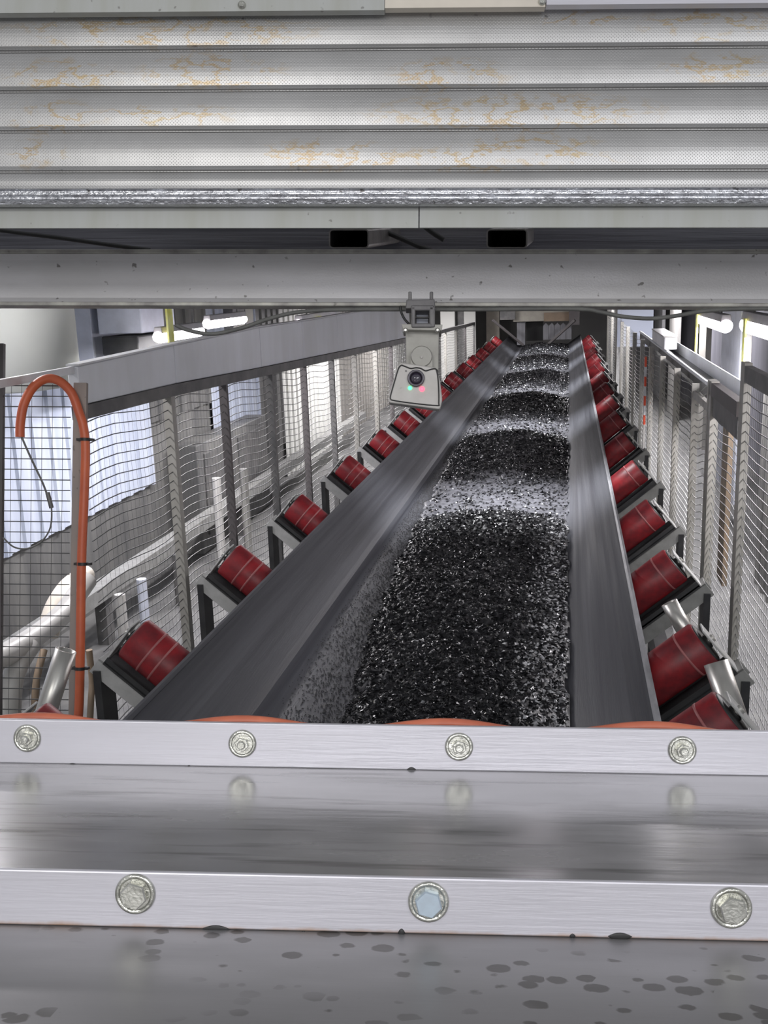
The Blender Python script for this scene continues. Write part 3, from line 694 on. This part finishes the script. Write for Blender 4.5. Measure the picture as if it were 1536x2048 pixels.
# back panels seen through the mesh
tag(build('wall_panel', corrug(3.9, 5.9, FW, -.40, 1.45, -1), M['wallbrown'], None, BELT), 'pale warm grey sheet close behind the tall mesh panel at right', 'wall panel')
tag(build('wall_panel', corrug(5.95, 7.8, FW, -.75, 1.45, -1), M['wallgrey'], None, BELT), 'grey sheet behind the mesh panel with the dark top rail', 'wall panel')
tag(build('brown_board', MB().box(.95, 6.2, -1.9, .98, 6.42, -.9), M['brown'], None, BELT), 'narrow brown board standing behind the right mesh fence', 'board')

# right side columns above the fence
a_, b_ = bv(1234, 694, 14.45), bv(1309, 560, 14.45)
tag(build('wall_panel', MB().box(a_.x, 14.45, a_.z, b_.x, 14.5, b_.z), M['wallwhite'], None, BELT), 'pale blue-grey flat sheet right of the far chute', 'wall panel')
for x0, x1, y1, u, mk, lab in ((1311, 1326, 860, 1.75, 'white', 'slim white column beside the pale sheet at right'), (1341, 1357, 860, 1.75, 'pipe', 'slim grey-white column left of the right lamp'),
                              (1402, 1416, 900, 1.55, 'post', 'slim cream column under the lamp with the yellow strap'), (1446, 1484, 1000, 1.5, 'bluecol', 'broad pale blue column between the two right lamps'),
                              (1488, 1492, 1000, 1.4, 'pipe', 'very thin white column left of the rightmost lamp')):
    vbox(u, x0, x1, 540, y1, .06, 'column', mk, lab, 'column')
for x0, x1, vv_, mk, lab in ((884, 908, 19.8, 'wallcream', 'white column right of the sensor neck beyond the left fence'), (910, 926, 20.2, 'rail', 'dark grey column beyond the left fence'),
                            (930, 950, 20.0, 'wallcream', 'pale column in the middle of the far left stripes'), (974, 998, 21.5, 'cream', 'cream column nearest the far chute at left')):
    a_, b_ = bv(x0, 800, vv_), bv(x1, 560, vv_)
    tag(build('column', MB().box(a_.x, vv_, FW, b_.x, vv_ + .12, 1.1), M[mk], None, BELT), lab, 'column')
ct = thing('cable_tray', 'silver cable tray with dark underside running beyond the right mesh fence', 'cable tray', BELT, (.84, 5.8, -.66))
build('tray_floor', MB().box(.78, 5.7, -.70, .96, 11.5, -.69), M['dark'], ct)
build('tray_side', MB().box(.78, 5.7, -.70, .785, 11.5, -.63), M['dark'], ct)
build('tray_side', MB().box(.955, 5.7, -.70, .96, 11.5, -.60), M['duct'], ct)
build('tray_lip', MB().tube([(.785, 5.7, -.62), (.785, 11.5, -.62)], .012, 12), M['duct'], ct)
jb = thing('junction_box', 'small white box fixed on top of the cable tray at right', 'box', BELT, (.80, 9.0, -.63))
build('box_body', MB().box(.76, 8.4, -.60, .86, 9.6, -.50), M['white'], jb, bevel=.01); build('box_lid', MB().box(.755, 8.4, -.50, .865, 9.6, -.49), M['pipe'], jb)
mp = thing('marking_post', 'thin post with orange-red and white bands behind the right rollers', 'post', BELT, (.66, 9.5, FW))
q = bu(1290, 775, .66)
for k in range(7):
    a = bu(1290, 712 + k * 20, .66).z; b = bu(1290, 712 + (k + 1) * 20, .66).z
    build('colour_band', MB().box(.66 - .008, q.y - .03, b, .66 + .008, q.y + .03, a), M['orange'] if k % 2 == 0 else M['white'], mp)
build('post_foot', MB().box(.652, q.y - .03, FW, .668, q.y + .03, bu(1290, 852, .66).z), M['pipe'], mp)

# ------------------------------------------------------------------ lamps
def lamp(loc, L, lab, strap=None, power=28, r=.045, cat='lamp'):
    u, v, w = loc
    t = thing('tube_lamp', lab, cat, BELT, loc, 'gallery tube lamps')
    mb = MB(); n = 24; pr = [(0, r * .55), (.02, r * .85), (.05, r), (L - .05, r), (L - .02, r * .85), (L, r * .55)]
    build('diffuser', MB().ring(pr, (u, v - L / 2, w), (0, 1, 0), 24), M['diffuser'], t)
    build('housing', MB().extrude([(u - r * .8, v - L / 2 + .03, w + r * .5), (u + r * .8, v - L / 2 + .03, w + r * .5), (u + r * .6, v - L / 2 + .03, w + r * 1.6), (u - r * .6, v - L / 2 + .03, w + r * 1.6)], (0, L - .06, 0)), M['lamphouse'], t, bevel=.004)
    build('hanger', MB().box(u - .006, v - L * .3, w + r, u + .006, v - L * .3 + .012, 1.14).box(u - .006, v + L * .3, w + r, u + .006, v + L * .3 + .012, 1.14), M['rail'], t)
    if strap is not None:
        sv, top, bot = strap
        build('strap', MB().box(u + (.05 if u < 0 else -.062), sv - .04, w + bot, u + (.062 if u < 0 else -.05), sv + .04, w + top), M['yellow'], t)
    e = area('lamp_light', BELT @ Vector((u, v, w - r - .01)), BELT @ Vector((u, v, w - 2)), L, .08, power, (1, .97, 1)) if False else None
    l = bpy.data.lights.new('lamp_light', 'AREA'); l.shape = 'RECTANGLE'; l.size = .1; l.size_y = L; l.energy = power * 1.8; l.color = (1, .97, 1)
    o = bpy.data.objects.new('lamp_light', l); C.objects.link(o); o.parent = t; o.location = (0, 0, -r - .012)
    return t
lamp((-2.36, 5.95, -.268), .75, 'near lamp of the overlapping pair above the left duct', (5.66, .25, -.08), 24, .036)
lamp((-2.42, 7.0, -.235), .85, 'far lamp of the overlapping pair above the left duct', None, 21, .036)
lamp((-2.20, 8.9, -.318), 1.5, 'single glowing lamp with yellow tag above the left duct', (8.7, .05, -.2), 40, .048)
lamp((-2.3, 13.5, -.2), 1.4, 'hidden far lamp beyond the left fence', None, 60)
lamp((-2.3, 17.5, -.2), 1.4, 'farthest lamp beyond the left fence', None, 60)
lamp((-3.2, 6.5, -.2), .12, 'tiny white lamp beside the cream tank', None, 2, .03)
lamp((1.10, 8.15, -.378), 1.35, 'glowing lamp with yellow strap right of the white columns', (8.7, .3, -.3), 30, .05)
lamp((1.16, 6.35, -.345), 1.35, 'glowing lamp cut by the right edge of the photo', (6.75, .05, -.55), 28, .055)
lamp((1.16, 4.3, -.25), 1.3, 'added lamp out of view right of the tall mesh panel', None, 20, .055)  # extra lamp put in to brighten the duct and right mesh panel
lamp((-2.55, 3.7, .30), 1.2, 'added lamp out of view above the near end of the left fence', None, 22, .05)  # extra lamp put in to light the tank, duct and wall
lamp((1.2, 12.5, -.1), 1.4, 'far lamp behind the right fence posts', None, 55)
lamp((1.2, 16.5, -.1), 1.4, 'farthest lamp behind the right fence posts', None, 55)
def overlamp(v, lab, p):
    t = thing('ceiling_lamp', lab, 'lamp', BELT, (-.3, v, .80), 'ceiling lamps over the belt')
    build('housing', MB().box(-.56, v - .13, .81, -.04, v + .13, .87), M['lamphouse'], t, bevel=.006)
    build('diffuser', MB().box(-.54, v - .12, .80, -.06, v + .12, .81), M['diffuser'], t)
    build('hanger', MB().box(-.36, v - .006, .87, -.35, v + .006, 1.15).box(-.06, v - .006, .87, -.05, v + .006, 1.15), M['rail'], t)
    l = bpy.data.lights.new('lamp_light', 'AREA'); l.shape = 'RECTANGLE'; l.size = .4; l.size_y = .22; l.energy = p; l.color = (.96, .97, 1); l.spread = math.radians(50)
    o = bpy.data.objects.new('lamp_light', l); C.objects.link(o); o.parent = t; o.location = (0.0, 0, -.01)
for k, v in enumerate((5.55, 8.6, 11.6, 14.6, 17.6)):
    overlamp(v, f'{ORD[k]} overhead lamp above the belt behind the upper beam', 19)

# ------------------------------------------------------------------ far chute
hv_ = 19.3
ch = thing('transfer_chute', 'dark chute housing with beige hood and rubber curtain at the belt end', 'chute', BELT, (-.4, hv_, WC))
def cbox(x0, y0, x1, y1, v, d, name, mk, lab=None, bev=0):
    a, b = bv(x0, y1, v), bv(x1, y0, v)
    return build(name, MB().box(a.x, v, a.z, b.x, v + d, b.z), M[mk], ch, bevel=bev, label=lab)
cbox(1026, 560, 1142, 644, hv_, .5, 'hood', 'beige', 'beige hood', .01)
cbox(1088, 624, 1140, 643, hv_ - .03, .03, 'hood_flap', 'brown')
cbox(1052, 643, 1086, 682, hv_ + .45, .05, 'opening', 'black')  # black sheet stands in for the dark inside of the chute
cbox(1034, 643, 1050, 690, hv_ + .1, .1, 'side_plate', 'curtain')
cbox(1000, 560, 1030, 640, hv_ - .1, .4, 'side_frame', 'rail')
cbox(1138, 560, 1160, 650, hv_ - .2, .4, 'side_frame', 'postdark')
a, b = bv(1086, 680, hv_), bv(1144, 645, hv_)
mb = MB(); n = 5; w = (b.x - a.x) / n
for k in range(n):
    x = a.x + k * w
    mb.extrude([(x, hv_ + .05, a.z), (x + w * .94, hv_ + .05, a.z), (x + w * .94, hv_ + .05, b.z - .05), (x + w * .5, hv_ + .05, b.z), (x, hv_ + .05, b.z - .05)], (0, .02, 0))
build('curtain_strips', mb, M['curtain'], ch)
for px0, py0, px1, py1, lab in ((985, 640, 1046, 690, None), (1150, 640, 1095, 690, None)):
    build('skirt_plate', MB().bar(bv(px0, py0, hv_ - .5), bv(px1, py1, hv_ - .3), .06, .04, (0, 0, 1)), M['postdark'], ch)

# ------------------------------------------------------------------ portal: beam, tubes, strip, shutter (front frame)
XL, XR = -2.2, 2.2
BC = 2.5
bt, bb = fz(499, BC), fz(613, BC)
prf = [(BC, bt), (BC, bb), (BC + .16, bb), (BC + .16, bt)]
bm_ = thing('cross_beam', 'wide grey steel channel beam spanning the opening above the belt', 'steel beam', FRONT, (0, BC, bb))
build('web', MB().box(XL, BC + .02, bb + .012, XR, BC + .032, bt - .012), M['beam'], bm_)
build('top_flange', MB().box(XL, BC - .004, bt - .010, XR, BC + .14, bt), M['lip'], bm_, bevel=.002)
build('bottom_flange', MB().box(XL, BC - .004, bb, XR, BC + .036, bb + .010), M['lip'], bm_, bevel=.002)
build('fillet', MB().extrude([(XL, BC + .021, bt - .010), (XL, BC + .006, bt - .010), (XL, BC + .021, bt - .024)], (XR - XL, 0, 0)).extrude([(XL, BC + .021, bb + .01), (XL, BC + .021, bb + .026), (XL, BC + .005, bb + .01)], (XR - XL, 0, 0)), M['beam'], bm_)
def boxtube(x0, x1, lab, c=2.52):
    a, b = fx(x0, c), fx(x1, c); zt, zb = fz(458, c), bt + .001
    zb = fz(497, c)
    dd = (FRONT.inverted().to_3x3() @ (V + Vector((0, 0, .06)))).normalized() * .5
    t = thing('box_tube', lab, 'steel tube', FRONT, ((a + b) / 2, c, zb))
    r = .010
    def rr(i):
        p = []; 
        for cx, cz, q in ((b - r, zt - r, 0), (a + r, zt - r, 1), (a + r, zb + r, 2), (b - r, zb + r, 3)):
            for k in range(4):
                an = PI / 2 * (q + k / 3); rad = r - i; p.append((cx + math.cos(an) * rad, cz + math.sin(an) * rad))
        return p
    o_, i_ = rr(0), rr(.0035); n = len(o_); mb = MB()
    P0 = [Vector((x, c, z)) for x, z in o_]; P1 = [Vector((x, c, z)) for x, z in i_]; 
    vs_ = P0 + P1 + [p + dd for p in P0] + [p + dd for p in P1]
    f = []
    for k in range(n):
        j = (k + 1) % n; f += [(k, j, n + j, n + k), (k, j, 2 * n + j, 2 * n + k)]
    mb.add(vs_, f); build('tube_wall', mb, M['tube'], t)
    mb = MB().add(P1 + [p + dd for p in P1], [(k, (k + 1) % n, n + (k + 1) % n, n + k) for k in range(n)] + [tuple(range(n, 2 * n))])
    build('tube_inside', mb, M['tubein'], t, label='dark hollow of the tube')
boxtube(653, 733, 'left square steel tube end resting on the cross beam')
boxtube(968, 1050, 'right square steel tube end resting on the cross beam')
dp = build('ceiling_beam', MB().box(XL, 3.05, fz(520, 3.05), XR, 3.12, fz(425, 3.05)), M['darkpanel'], None, FRONT)
tag(dp, 'dark glossy steel panel seen through the gap above the cross beam', 'steel panel')
tag(build('black_cable', MB().tube(smoothpath([fp(x, y, 2.8) for x, y in [(-40, 455), (30, 465), (120, 476), (220, 490), (300, 500)]]), .006, 8), M['black'], None, FRONT), 'black cable crossing the gap above the beam at far left', 'cable')
tag(build('black_cable', MB().tube(smoothpath([fp(x, y, 2.8) for x, y in [(752, 455), (790, 472), (835, 492), (865, 503)]]), .007, 8), M['black'], None, FRONT), 'black cable slanting down beside the left square tube', 'cable')
tag(build('black_cable', MB().tube(smoothpath([fp(x, y, 2.75) for x, y in [(848, 452), (866, 466), (888, 480)]]), .007, 8), M['black'], None, FRONT), 'short black cable left of the right square tube', 'cable')
# flashing strip in two lengths
SC = 2.125
xm = fx(833, SC)
for x0, x1, dz, lab in ((XL, xm - .001, 0, 'left length of flat grey flashing under the shutter rail'), (xm + .001, XR, .0015, 'right length of flat grey flashing under the shutter rail')):
    tag(build('flashing_strip', MB().box(x0, SC - dz, fz(456, SC), x1, SC + .004, fz(404, SC)), M['strip'], None, FRONT, bevel=.001), lab, 'trim strip')
# roller shutter
SH = 2.1
sh = thing('roller_shutter', 'half raised perforated metal roller shutter with brown water stains', 'roller shutter', FRONT, (0, SH, fz(409, SH)))
lines = [18, 100, 181, 262, 343, 379]
for a, b in zip(lines, lines[1:]):
    zt, zb = fz(a, SH), fz(b, SH); H = zt - zb; pr = []
    last = b == 379
    zr = zb + (0 if last else .013)
    for k in range(9):
        t = k / 8; pr.append((SH - .0035 * math.sin(PI * t), zt - .002 - (zt - .002 - zr) * t))
    if not last: pr += [(SH - .0015, zr - .002), (SH - .0055, zr - .0085), (SH - .0058, zr - .0098), (SH + .001, zr - .0108), (SH + .001, zb)]
    pr += [(SH + .012, pr[-1][1]), (SH + .012, zt)] + [(SH + .004, zt)]
    build('slat', MB().extrude([(XL, y, z) for y, z in pr], (XR - XL, 0, 0)), M['shutter'], sh)
z1, z0 = fz(378, SH), fz(410, SH); H = z1 - z0
pr = [(SH + .01, z1), (SH - .008, z1), (SH - .012, z1 - H * .08), (SH - .006, z1 - H * .16), (SH - .006, z1 - H * .24), (SH - .016, z1 - H * .36), (SH - .016, z1 - H * .46), (SH - .007, z1 - H * .56), (SH - .007, z1 - H * .66), (SH - .012, z1 - H * .8), (SH - .008, z0), (SH + .01, z0)]
build('bottom_rail', MB().extrude([(XL, y, z) for y, z in pr], (XR - XL, 0, 0)), M['galv'], sh, label='bright galvanised ribbed bottom rail')
# head panels above
HC2 = 2.06
for x0, x1, y0, mk, lab in ((-200, 760, 19, 'strip', 'pale grey head panel above the shutter at left'), (761, 1082, 15, 'cream', 'cream head panel above the shutter'), (1084, 1760, 11, 'bar', 'pale grey head panel above the shutter at right')):
    hp_ = thing('head_panel', lab, 'panel', FRONT, (fx((x0 + x1) / 2, HC2), HC2, fz(y0 + 3, HC2)))
    a, b = fx(x0, HC2), fx(x1, HC2)
    build('sheet', MB().box(a, HC2, fz(y0, HC2, 900), b, HC2 + .02, fz(-260, HC2)), M[mk], hp_)
    if x0 != 761:
        q = fp(484 if x0 < 0 else 1084, 11 if x0 < 0 else 4, HC2)
        build('screw', MB().ring([(0, .008), (.004, .008), (.007, .005)], q, (0, -1, 0), 16), M['bolt'], hp_)
# side jambs of the portal, outside the frame
struct('trim_1', MB().box(XL - .25, 2.0, -2.3, XL, 2.7, 1.6), M['beam'], FRONT)
struct('trim_2', MB().box(XR, 2.0, -2.3, XR + .25, 2.7, 1.6), M['beam'], FRONT)

# ------------------------------------------------------------------ sensor hanging from the beam
QC = 2.44
def poly(pts, c): return [fp(x, y, c) for x, y in pts]
def rpoly(pts, c, n=4):
    """rounded polygon"""
    P = [fp(x, y, c) for x, y in pts]; out = []
    for i in range(len(P)):
        a, b, d = P[i - 1], P[i], P[(i + 1) % len(P)]
        ra = min(.006, (a - b).length * .35); rb = min(.006, (d - b).length * .35)
        s_, e_ = b + (a - b).normalized() * ra, b + (d - b).normalized() * rb
        for k in range(n + 1):
            t = k / n; out.append(s_ * (1 - t) ** 2 + b * 2 * t * (1 - t) + e_ * t * t)
    return out
sn = thing('belt_sensor', 'grey camera-like sensor with green and red lights hanging from beam', 'sensor', FRONT, fp(830, 805, QC))
head = [(799, 724), (872, 735), (880, 760), (885, 800), (880, 819), (776, 805), (779, 785), (790, 748)]
hd = build('head_case', MB().extrude(rpoly(head, QC - .045), (0, .05, 0)), M['camgrey'], sn, bevel=.003)
seal = [(803, 730), (813, 734), (822, 737), (832, 735.5), (842, 737), (851, 741.5), (861, 739), (870, 737.5), (874, 743), (877, 770), (877.5, 806), (874, 811), (830, 807), (788, 801), (781, 797), (782, 788), (790, 760), (797, 737)]
build('seal', MB().tube(smoothpath([fp(x, y, QC - .0465) for x, y in seal + seal[:1]], 4), .0016, 6), M['black'], hd)
q = fp(832, 757, QC - .045)
ln = build('lens_barrel', MB().ring([(0, .0205), (.008, .0205), (.010, .018), (.008, .0145), (.004, .0145)], q, (0, -1, 0), 36, cap=False), M['lensring'], hd)
build('lens_glass', MB().ring([(0.0, .015), (.005, .0135), (.008, .009), (.009, .002)], q, (0, -1, 0), 32), M['lens'], ln)
for x, y, mk, r in ((820, 776, 'green', .0048), (844, 778, 'redled', .0065)):
    build('indicator_light', MB().ring([(0, r), (.0015, r * .9), (.003, r * .4)], fp(x, y, QC - .045), (0, -1, 0), 16), M[mk], hd, label='green indicator' if mk == 'green' else 'red indicator')
for x, y in ((812, 742),):
    build('screw', MB().ring([(0, .0022), (.001, .0022)], fp(x, y, QC - .0455), (0, -1, 0), 12), M['clamp'], hd)
build('neck', MB().extrude(poly([(811, 660), (878, 660), (877, 740), (812, 740)], QC + .01), (0, .03, 0)), M['camneck'], sn, bevel=.002)
q = fp(843, 716, QC + .01)
build('pivot_knob', MB().ring([(0, .0262), (.022, .0262), (.026, .024)], q, (0, -1, 0), 40).extrude(poly([(821.5, 716), (864.5, 716), (865, 735), (821, 735)], QC - .012), (0, .022, 0)), M['camneck'], sn)
build('pivot_screw', MB().ring([(0, .004), (.003, .0035)], q + Vector((0, -.026, -.002)), (0, -1, 0), 6), M['tube'], sn)
fl_ = build('mounting_plate', MB().extrude(poly([(803, 648), (885, 649), (884, 661), (806, 659)], QC - .02), (0, .09, 0)), M['camneck'], sn, bevel=.001)
for x in (811, 875):
    build('bolt', MB().ring([(0, .006), (.005, .006), (.008, .003)], fp(x, 661, QC - .021), (0, -1, 0), 12), M['chrome'], fl_)
mb = MB()
for pts in ([(822, 612), (831, 612), (831, 655), (823, 655)], [(858, 612), (870, 612), (870, 654), (859, 655)], [(823, 646), (866, 646), (864, 655), (826, 655)], [(822, 610), (868, 610), (868, 621), (822, 621)]):
    mb.extrude(poly(pts, QC - .025), (0, .05, 0))
build('hanger_frame', mb, M['clamp'], sn, bevel=.003)
build('label_window', MB().extrude(poly([(833, 625), (856, 625), (856, 647), (833, 647)], QC + .03), (0, .004, 0)), M['bluecol'], sn)
build('window_bar', MB().extrude(poly([(831, 633), (858, 633), (858, 636), (831, 636)], QC + .0), (0, .01, 0)), M['black'], sn)
mb = MB().extrude(poly([(813, 599), (869, 598), (871, 616), (811, 617)], QC - .02), (0, .06, 0))
for x in (820, 863): mb.extrude(poly([(x - 3.5, 583), (x + 3.5, 583), (x + 3.5, 601), (x - 3.5, 601)], QC - .01), (0, .02, 0))
build('beam_clamp', mb, M['clamp'], sn, bevel=.002)
build('lead', MB().tube(smoothpath([fp(x, y, QC) for x, y in [(800, 612), (803, 626), (809, 638), (818, 648)]]), .003, 8), M['black'], sn)
tag(build('sagging_cable', MB().tube(smoothpath([fp(x, y, 2.47) for x, y in [(352, 650), (375, 660), (423, 668), (480, 657), (540, 637), (600, 624), (700, 619), (930, 619), (1150, 618), (1200, 624), (1245, 633), (1300, 637), (1350, 632), (1410, 622), (1480, 618), (1620, 617)]]), .0052, 10), M['cable'], None, FRONT), 'long grey cable running under the cross beam and sagging at right', 'cable')

# ------------------------------------------------------------------ foreground bars and plates
C1 = 1.08
b1t, b1b = fz(1451, C1), fz(1537, C1)
BX0, BX1 = -1.1, 1.1
def bolt(parent, px, py, c, kind):
    q = fp(px, py, c); d = (0, -1, 0)
    if kind == 'small':
        w = build('bolt', MB().ring([(0, .0150), (.0012, .0152), (.0028, .0138), (.0028, .0120), (.0016, .0110)], q, d, 40, cap=False).ring([(0, .0118), (.0017, .0118)], q, d, 32), M['bolt'], parent)
        build('nut', MB().ring([(.001, .0078), (.0065, .0078), (.0072, .0070)], q, d, 6, smooth=False), M['bolt'], w)
        build('stud', MB().ring([(.006, .0046), (.0095, .0046), (.011, .0034)], q, d, 20), M['bolt'], w)
    else:
        w = build('bolt', MB().ring([(0, .0152), (.001, .0156), (.0026, .0148), (.0026, .0128), (.0014, .0116)], q, d, 44, cap=False).ring([(0, .0120), (.0015, .0120)], q, d, 32), M['bolt'], parent)
        build('hex_head', MB().ring([(.001, .0106), (.0065, .0106), (.0078, .0096)], q, d, 6, smooth=False), M['boltblue'] if kind == 'blue' else M['bolt'], w)
fb = thing('flat_bar', 'light steel bar with four bolts in front of the belt', 'steel bar', FRONT, (0, C1, b1b))
build('bar_face', MB().box(BX0, C1, b1b - .001, BX1, C1 + .008, b1t), M['bar'], fb, bevel=.0012)
for x, y in ((55, 1476), (485, 1487), (918, 1493), (1364, 1500)): bolt(fb, x, y, C1, 'small')
d_ = ray(768, 1752); C2 = C1 * (1537 - 1024) / (1752 - 1024)
zP = b1b
b2b = fz(1866, C2)
st1 = thing('folded_step', 'grey reflecting step plate with bolted bright front lip below the bar', 'metal step', FRONT, (0, C2, b2b))
build('tread_plate', MB().box(BX0, C2 + .004, zP - .006, BX1, C1 + .05, zP - .001), M['plate'], st1)
lp = build('front_lip', MB().box(BX0, C2, b2b, BX1, C2 + .005, zP - .001), M['liprust'], st1, bevel=.0012)
for x, y, k in ((271, 1787, 'large'), (857, 1803, 'blue'), (1462, 1815, 'large')): bolt(lp, x, y, C2, k)
st2 = thing('lower_plate', 'dark grey spotted metal plate at the bottom edge', 'metal plate', FRONT, (0, .5, b2b - .008))
build('plate_sheet', MB().box(BX0, .36, b2b - .006, BX1, C2 + .06, b2b - .0005), M['plate2'], st2)
build('edge_fold', MB().box(BX0, .36, b2b - .05, BX1, .364, b2b - .0055), M['plate2'], st2)
sup = thing('support_frame', 'dark steel stand under the step plates, out of view', 'frame', FRONT, (0, .7, -2.3)) if False else None
def drop(parent, px, py, c, w, h):
    q = fp(px, py, c); w, h = w / F * c, h / F * c
    pr = [(0, 0.0005)] + [(k / 8, math.sin(PI * k / 8) ** .8) for k in range(1, 8)] + [(1, 0.0005)]
    mb = MB().ring([(t * 2 * w, max(r * h, .0002)) for t, r in pr], q - Vector((w, 0, 0)), (1, 0, 0), 12)
    for v in mb.v: v.y = c + (v.y - c) * .25
    build('grime_drop', mb, M['black'], parent)
for x, y, w, h in ((145, 1531, 11, 5), (378, 1534, 4, 4), (823, 1539, 9, 5)): drop(fb, x, y, C1, w, h)
for x, y, w, h in ((432, 1858, 28, 8), (803, 1865, 7, 8), (1240, 1873, 24, 8), (1145, 1872, 6, 5), (607, 1866, 5, 4)): drop(st1, x, y, C2, w, h)
# orange cable lying in waves behind the bar
pts = []
for k in range(0, 73):
    x = -80 + k * 24; base_y = 1440 + (x / 1536) * 22
    ph = [(80, 12), (490, 12), (893, 12), (1305, 12)]
    d = min(abs(x - p[0]) for p in ph) / 200
    pts.append(fp(x, base_y + 4 + (-13 if False else -10) * math.cos(min(d, 1) * PI), C1 + .022))
tag(build('orange_cable', MB().tube(pts, .0058, 10), M['cable_orange'], None, FRONT), 'orange cable peeking in waves over the bolted front bar', 'cable')
# side stands that carry bar and plates (just outside the picture)
for x0, lab in ((BX0 - .06, 'left'), (BX1, 'right')):
    struct('trim_3' if lab == 'left' else 'trim_4', MB().box(x0, .36, -2.32, x0 + .06, C1 + .06, b1t), M['beam'], FRONT)
